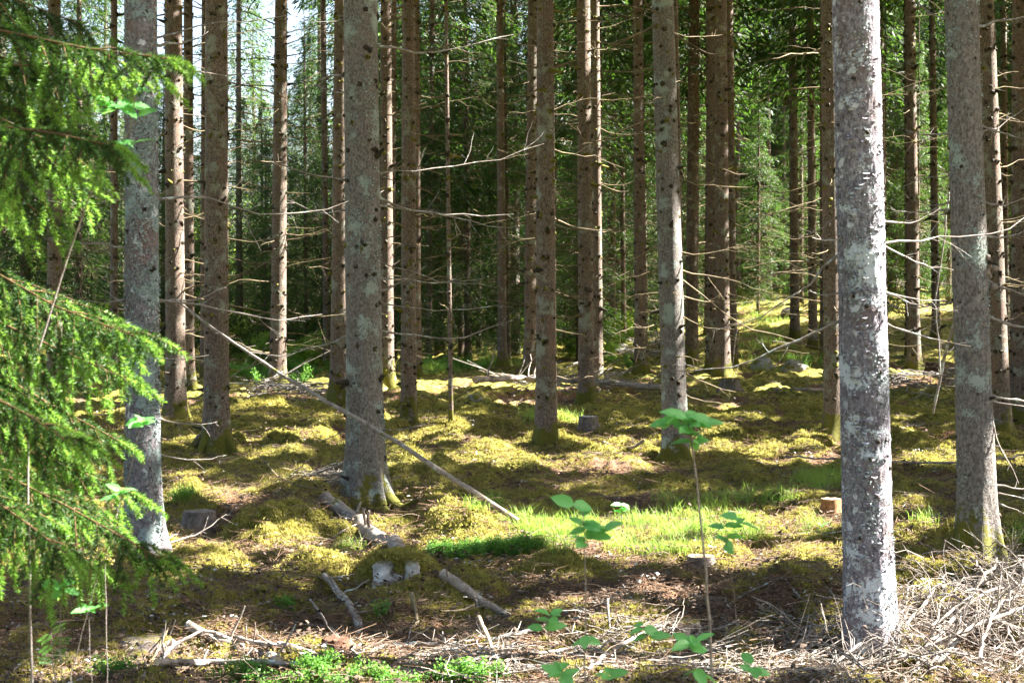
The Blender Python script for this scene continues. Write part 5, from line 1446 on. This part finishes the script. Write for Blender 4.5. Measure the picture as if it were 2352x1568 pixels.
# ------------------------------------------------------------------ stumps, stones, cones
def stump(label, vx, vy, wpx, hpx, mat='stump_bark', top='rings', moss=False, seed=0, taper=.12, rot=0, rough=.05, name="tree_stump"):
    g = np.random.default_rng(seed + 900)
    p = ground_hit(vx, vy); D = p[1]; r = wpx / 2 * D / F; h = hpx * D / F * 1.03
    p = p + np.array([0, r * .7, 0]); p[2] = float(gz_full(p[0], p[1])) - .01
    t = thing(name, label, "stump", p)
    sides = 28; zs = np.array([-.08, 0, .08, .2, .35, .5, .65, .8, .92, 1.0]) * h; zs[0] = -.08
    a = np.arange(sides) * 2 * np.pi / sides
    Z, A = np.meshgrid(zs, a, indexing='ij')
    ph = g.uniform(0, 6.28)
    rr = r * (1 + taper * (1 - Z / h) + .35 * np.exp(-np.clip(Z, 0, 9) / (h * .22)) * (.5 + .5 * np.cos(5 * A + ph)) + rough * noise2(np.cos(A) * 3 + seed, np.sin(A) * 3 + Z * 6))
    top_w = 1 + rough * .6 * noise2(np.cos(A) * 2 + seed * 3, np.sin(A) * 2)
    Zd = np.where(Z > h * .85, Z * top_w, Z)
    V = np.stack([rr * np.cos(A), rr * np.sin(A), Zd], -1).reshape(-1, 3); n = len(zs)
    i = np.arange(n - 1)[:, None] * sides; j = np.arange(sides)[None, :]; j2 = (j + 1) % sides
    link("bark", make_mesh("bark", V, [np.stack([i + j, i + j2, i + sides + j2, i + sides + j], -1).reshape(-1, 4)], [M[mat]], None, True), t)
    ring = V[-sides:]; c = ring.mean(0)
    Vt = np.concatenate([ring * [.985, .985, 1] + [0, 0, .0], c + (ring - c) * .5 + [0, 0, .002], [c + [0, 0, .001]]])
    Ft = np.array([[k, (k + 1) % sides, sides + (k + 1) % sides, sides + k] for k in range(sides)]); Ft3 = np.array([[sides + k, sides + (k + 1) % sides, 2 * sides] for k in range(sides)])
    link("cut_face", make_mesh("cut_face", Vt, [Ft3, Ft], [M[top]], None), t)
    if moss:
        n = 900; k = g.uniform(0, 6.28, n); rad = np.sqrt(g.uniform(0, 1.1, n)) * r
        C = np.stack([np.cos(k) * rad, np.sin(k) * rad, h * np.where(rad > r, g.uniform(.3, 1, n), 1.0)], 1)
        V, Fq = diamonds(C, unit(g.standard_normal((n, 3)) + [0, 0, 1]), .02 * (D / 10), .008 * (D / 10), g)
        link("moss_cap", make_mesh("moss_cap", V, [Fq], [M['moss']]), t, kind="stuff")
    return t, p, r, h
stump("clean sawn grey stump at the lower edge of the sunlit grass", 1613, 1312, 62, 38, seed=1, mat='stump_bark')
stump("small sawn stump with red rotten wood left of the nearest trunk", 1912, 1190, 46, 42, mat='red_wood_sunlit', moss=False, seed=2)
stump("low sawn stump on brown litter between the moss-footed and leaning spruces", 1352, 985, 44, 26, seed=3, moss=False, mat='stump_bark', top='pale_wood')
stump("dark mossy block-like stump right of the lichened left trunk", 452, 1235, 74, 50, seed=4, top='stump_bark')
stump("old grey crumbling stump among twigs left of the tall sapling's foot", 1572, 1468, 70, 40, seed=5, top='stump_bark', mat='pale_wood' if False else 'log', rough=.16, taper=.3, moss=True)
stump("moss-topped stump at the foot of the tight trio", 1678, 895, 46, 24, seed=6, moss=True, top='stump_bark')
stump("reddish sawn stump between the two near right trunks", 2150, 865, 40, 24, seed=7, mat='red_wood', top='stump_bark')
stump("broken red-brown rotten stump below the crooked lichened branch", 770, 1500, 56, 34, seed=8, mat='red_wood', top='red_wood', rough=.3, taper=.4)
stump("broad black decayed stump in the lower left corner moss", 330, 1512, 110, 34, seed=9, mat='stump_bark', top='stump_bark', rough=.25, taper=.5, moss=True)
stump("small dark charred stump left of the burred grey trunk's foot", 2185, 1272, 20, 18, seed=10, mat='stub', top='stub')

def faced_stump():
    g = np.random.default_rng(31)
    p = ground_hit(912, 1340); D = p[1]; s = D / F
    t = thing("tree_stump", "mossy stump with two pale weathered wood faces turned to the viewer", "stump", p)
    def lobe(cx, w, h, dp, seed):
        G = Geo(); n, m = 22, 9
        g2 = np.random.default_rng(seed)
        zs = np.linspace(-.03, 1, n); V = []
        for z in zs:
            wd = w / 2 * (1.15 - .3 * z) * math.sqrt(max(0.02, 1 - max(0, z - .78) ** 2 / .05)) if z > .0 else w / 2 * 1.2
            for k in range(m * 2):
                a = 2 * np.pi * k / (m * 2); c_, s_ = math.cos(a), math.sin(a)
                x = c_ * wd * (1 + .12 * math.sin(z * 5 + seed)); y = np.sign(s_) * abs(s_) ** .8 * dp / 2 * (1.1 - .35 * z)
                q = 1 + .16 * float(noise2(c_ * 1.6 + seed, s_ * 1.6 + z * 2.2)) + .09 * float(noise2(c_ * 5, s_ * 5 + z * 4 + seed))
                V.append([cx + x * q, y * q + .06 * z * 0, z * h])
        V = np.array(V); sd = m * 2; i = np.arange(n - 1)[:, None] * sd; j = np.arange(sd)[None, :]; j2 = (j + 1) % sd
        G.add(V, np.stack([i + j, i + j2, i + sd + j2, i + sd + j], -1).reshape(-1, 4)); G.add(V, cap_faces(n, sd))
        return G
    link("wood_face", lobe(-30 * s, 50 * s, 52 * s, .17, 3).mesh("wood_face", [M['pale_wood']], True), t)
    link("wood_face", lobe(33 * s, 42 * s, 56 * s, .18, 9).mesh("wood_face", [M['pale_wood']], True), t)
    link("wood_face", lobe(3 * s, 34 * s, 30 * s, .15, 14).mesh("wood_face", [M['pale_wood']], True), t)
    # moss hump behind and over the top
    n, m = 26, 40; th = np.linspace(0, np.pi / 2, n); ph = np.linspace(0, 2 * np.pi, m, endpoint=False)
    T, Ph = np.meshgrid(th, ph, indexing='ij')
    X = .24 * np.sin(T) * np.cos(Ph); Y = .20 * np.sin(T) * np.sin(Ph) + .17; Z = .165 * np.cos(T) - .01
    nz = .03 * noise2(X * 14, Y * 14) + .02 * noise2(X * 40, Y * 40); Z = Z + nz
    V = np.stack([X, Y, Z], -1).reshape(-1, 3); i = np.arange(n - 1)[:, None] * m; j = np.arange(m)[None, :]; j2 = (j + 1) % m
    M['moss_solid'] = wood_mat("moss_solid", (.06, .055, .01), (.26, .22, .03), 25)
    hump = link("moss_cap", make_mesh("moss_cap", V, [np.stack([i + j, i + m + j, i + m + j2, i + j2], -1).reshape(-1, 4)], [M['moss_solid']], None, True), t)
    q = 3000; a = g.uniform(0, 6.28, q); b = np.arccos(g.uniform(0, 1, q))
    C = np.stack([.245 * np.sin(b) * np.cos(a), .2 * np.sin(b) * np.sin(a) + .17, .17 * np.cos(b)], 1)
    # front lip and the strip hanging between the faces
    C2 = np.stack([g.uniform(-.15, .16, 1500), g.uniform(-.09, .03, 1500), g.normal(.168, .010, 1500)], 1); C2[:, 2] -= .6 * np.clip(-.05 - C2[:, 1], 0, 1) + 2.0 * (C2[:, 0] * .5) ** 2
    C3 = np.stack([g.normal(.02, .016, 350), g.uniform(-.075, -.05, 350), g.uniform(.07, .15, 350)], 1)
    C = np.concatenate([C, C2, C3])
    V, Fq = diamonds(C, unit(g.standard_normal((len(C), 3)) + [0, -.4, .8]), .026, .007, g)
    link("moss_sprigs", make_mesh("moss_sprigs", V, [Fq], [M['moss']]), t, kind="stuff")
faced_stump()

def stone(label, vx, vy, wpx, hpx, seed):
    g = np.random.default_rng(seed); p = ground_hit(vx, vy); s = p[1] / F; w = wpx / 2 * s; h = hpx * s
    p = p + np.array([0, w * .6, 0]); p[2] = float(ground_z(p[0], p[1])) - h * .15
    n, m = 18, 30; th = np.linspace(0, np.pi * .62, n); ph = np.linspace(0, 2 * np.pi, m, endpoint=False); T, Ph = np.meshgrid(th, ph, indexing='ij')
    X = np.sin(T) * np.cos(Ph); Y = np.sin(T) * np.sin(Ph); Z = np.cos(T); q = 1 + .22 * noise2(X * 1.4 + seed, Y * 1.4 + Z) + .06 * noise2(X * 5, Y * 5 + Z * 4)
    V = np.stack([X * q * w, Y * q * w * .9, Z * q * h], -1).reshape(-1, 3); i = np.arange(n - 1)[:, None] * m; j = np.arange(m)[None, :]; j2 = (j + 1) % m
    o = link("stone", make_mesh("stone", V, [np.stack([i + j, i + m + j, i + m + j2, i + j2], -1).reshape(-1, 4)], [M['stone']], None, True), None, p, None, label, "stone")
stone("pale mossy stone at the foot of the sunny slope", 1755, 850, 66, 32, 1)
stone("low mossy stone beside the pale one at the slope's foot", 1830, 852, 60, 22, 2)
stone("distant grey stone resting on the sunny slope", 1815, 728, 40, 16, 3)
stone("small bare pinkish stone in the moss of the clearing", 1090, 920, 40, 16, 4)
stone("moss-covered round stone behind the close pair", 1435, 815, 70, 28, 5)

def cone(label, vx, vy, seed):
    g = np.random.default_rng(seed); p = ground_hit(vx, vy); p[2] = float(gz_full(p[0], p[1])) + .014
    a = g.uniform(0, 3.14); d = np.array([math.cos(a), math.sin(a), 0]); l = np.array([-d[1], d[0], 0]); up = np.array([0, 0, 1.0]); G = Geo()
    G.add(*tube(np.array([d * (-.05), d * -.02, d * .02, d * .055]), [.007, .012, .011, .003], 7))
    for k in range(60):
        s_ = k / 60; aa = k * 2.4; rr = .014 * math.sin(math.pi * (s_ * .85 + .12)); c = d * (-.05 + .105 * s_); o = l * math.cos(aa) + up * math.sin(aa); tn = np.cross(d, o)
        b = c + o * rr * .6; e = c + o * (rr + .005) + d * .011
        G.add(np.array([b - tn * .004, b + tn * .004, e + tn * .005, e - tn * .005]), [[0, 1, 2, 3]])
    link("spruce_cone", G.mesh("spruce_cone", [M['cone']], False), None, p, None, label, "cone", "fallen spruce cones")
for i, (vx, vy, l) in enumerate([(425, 1383, "reddish spruce cone on the moss below the dark block-like stump"), (455, 1390, "dark spruce cone by the mossy mound in the lower left"), (1000, 1480, "spruce cone among twigs in the bottom middle"), (1290, 1500, "spruce cone in the grey twigs under the starry-crowned sapling"),
                                 (1790, 1440, "dark spruce cone on litter left of the nearest trunk"), (1730, 1420, "pale spruce cone on litter right of the tall sapling"), (650, 1550, "dark spruce cone below the lichen-covered stick"), (1520, 1400, "spruce cone on reddish litter above the old grey stump"), (2060, 1290, "spruce cone on litter right of the nearest trunk")]):
    cone(l, vx, vy, i + 40)
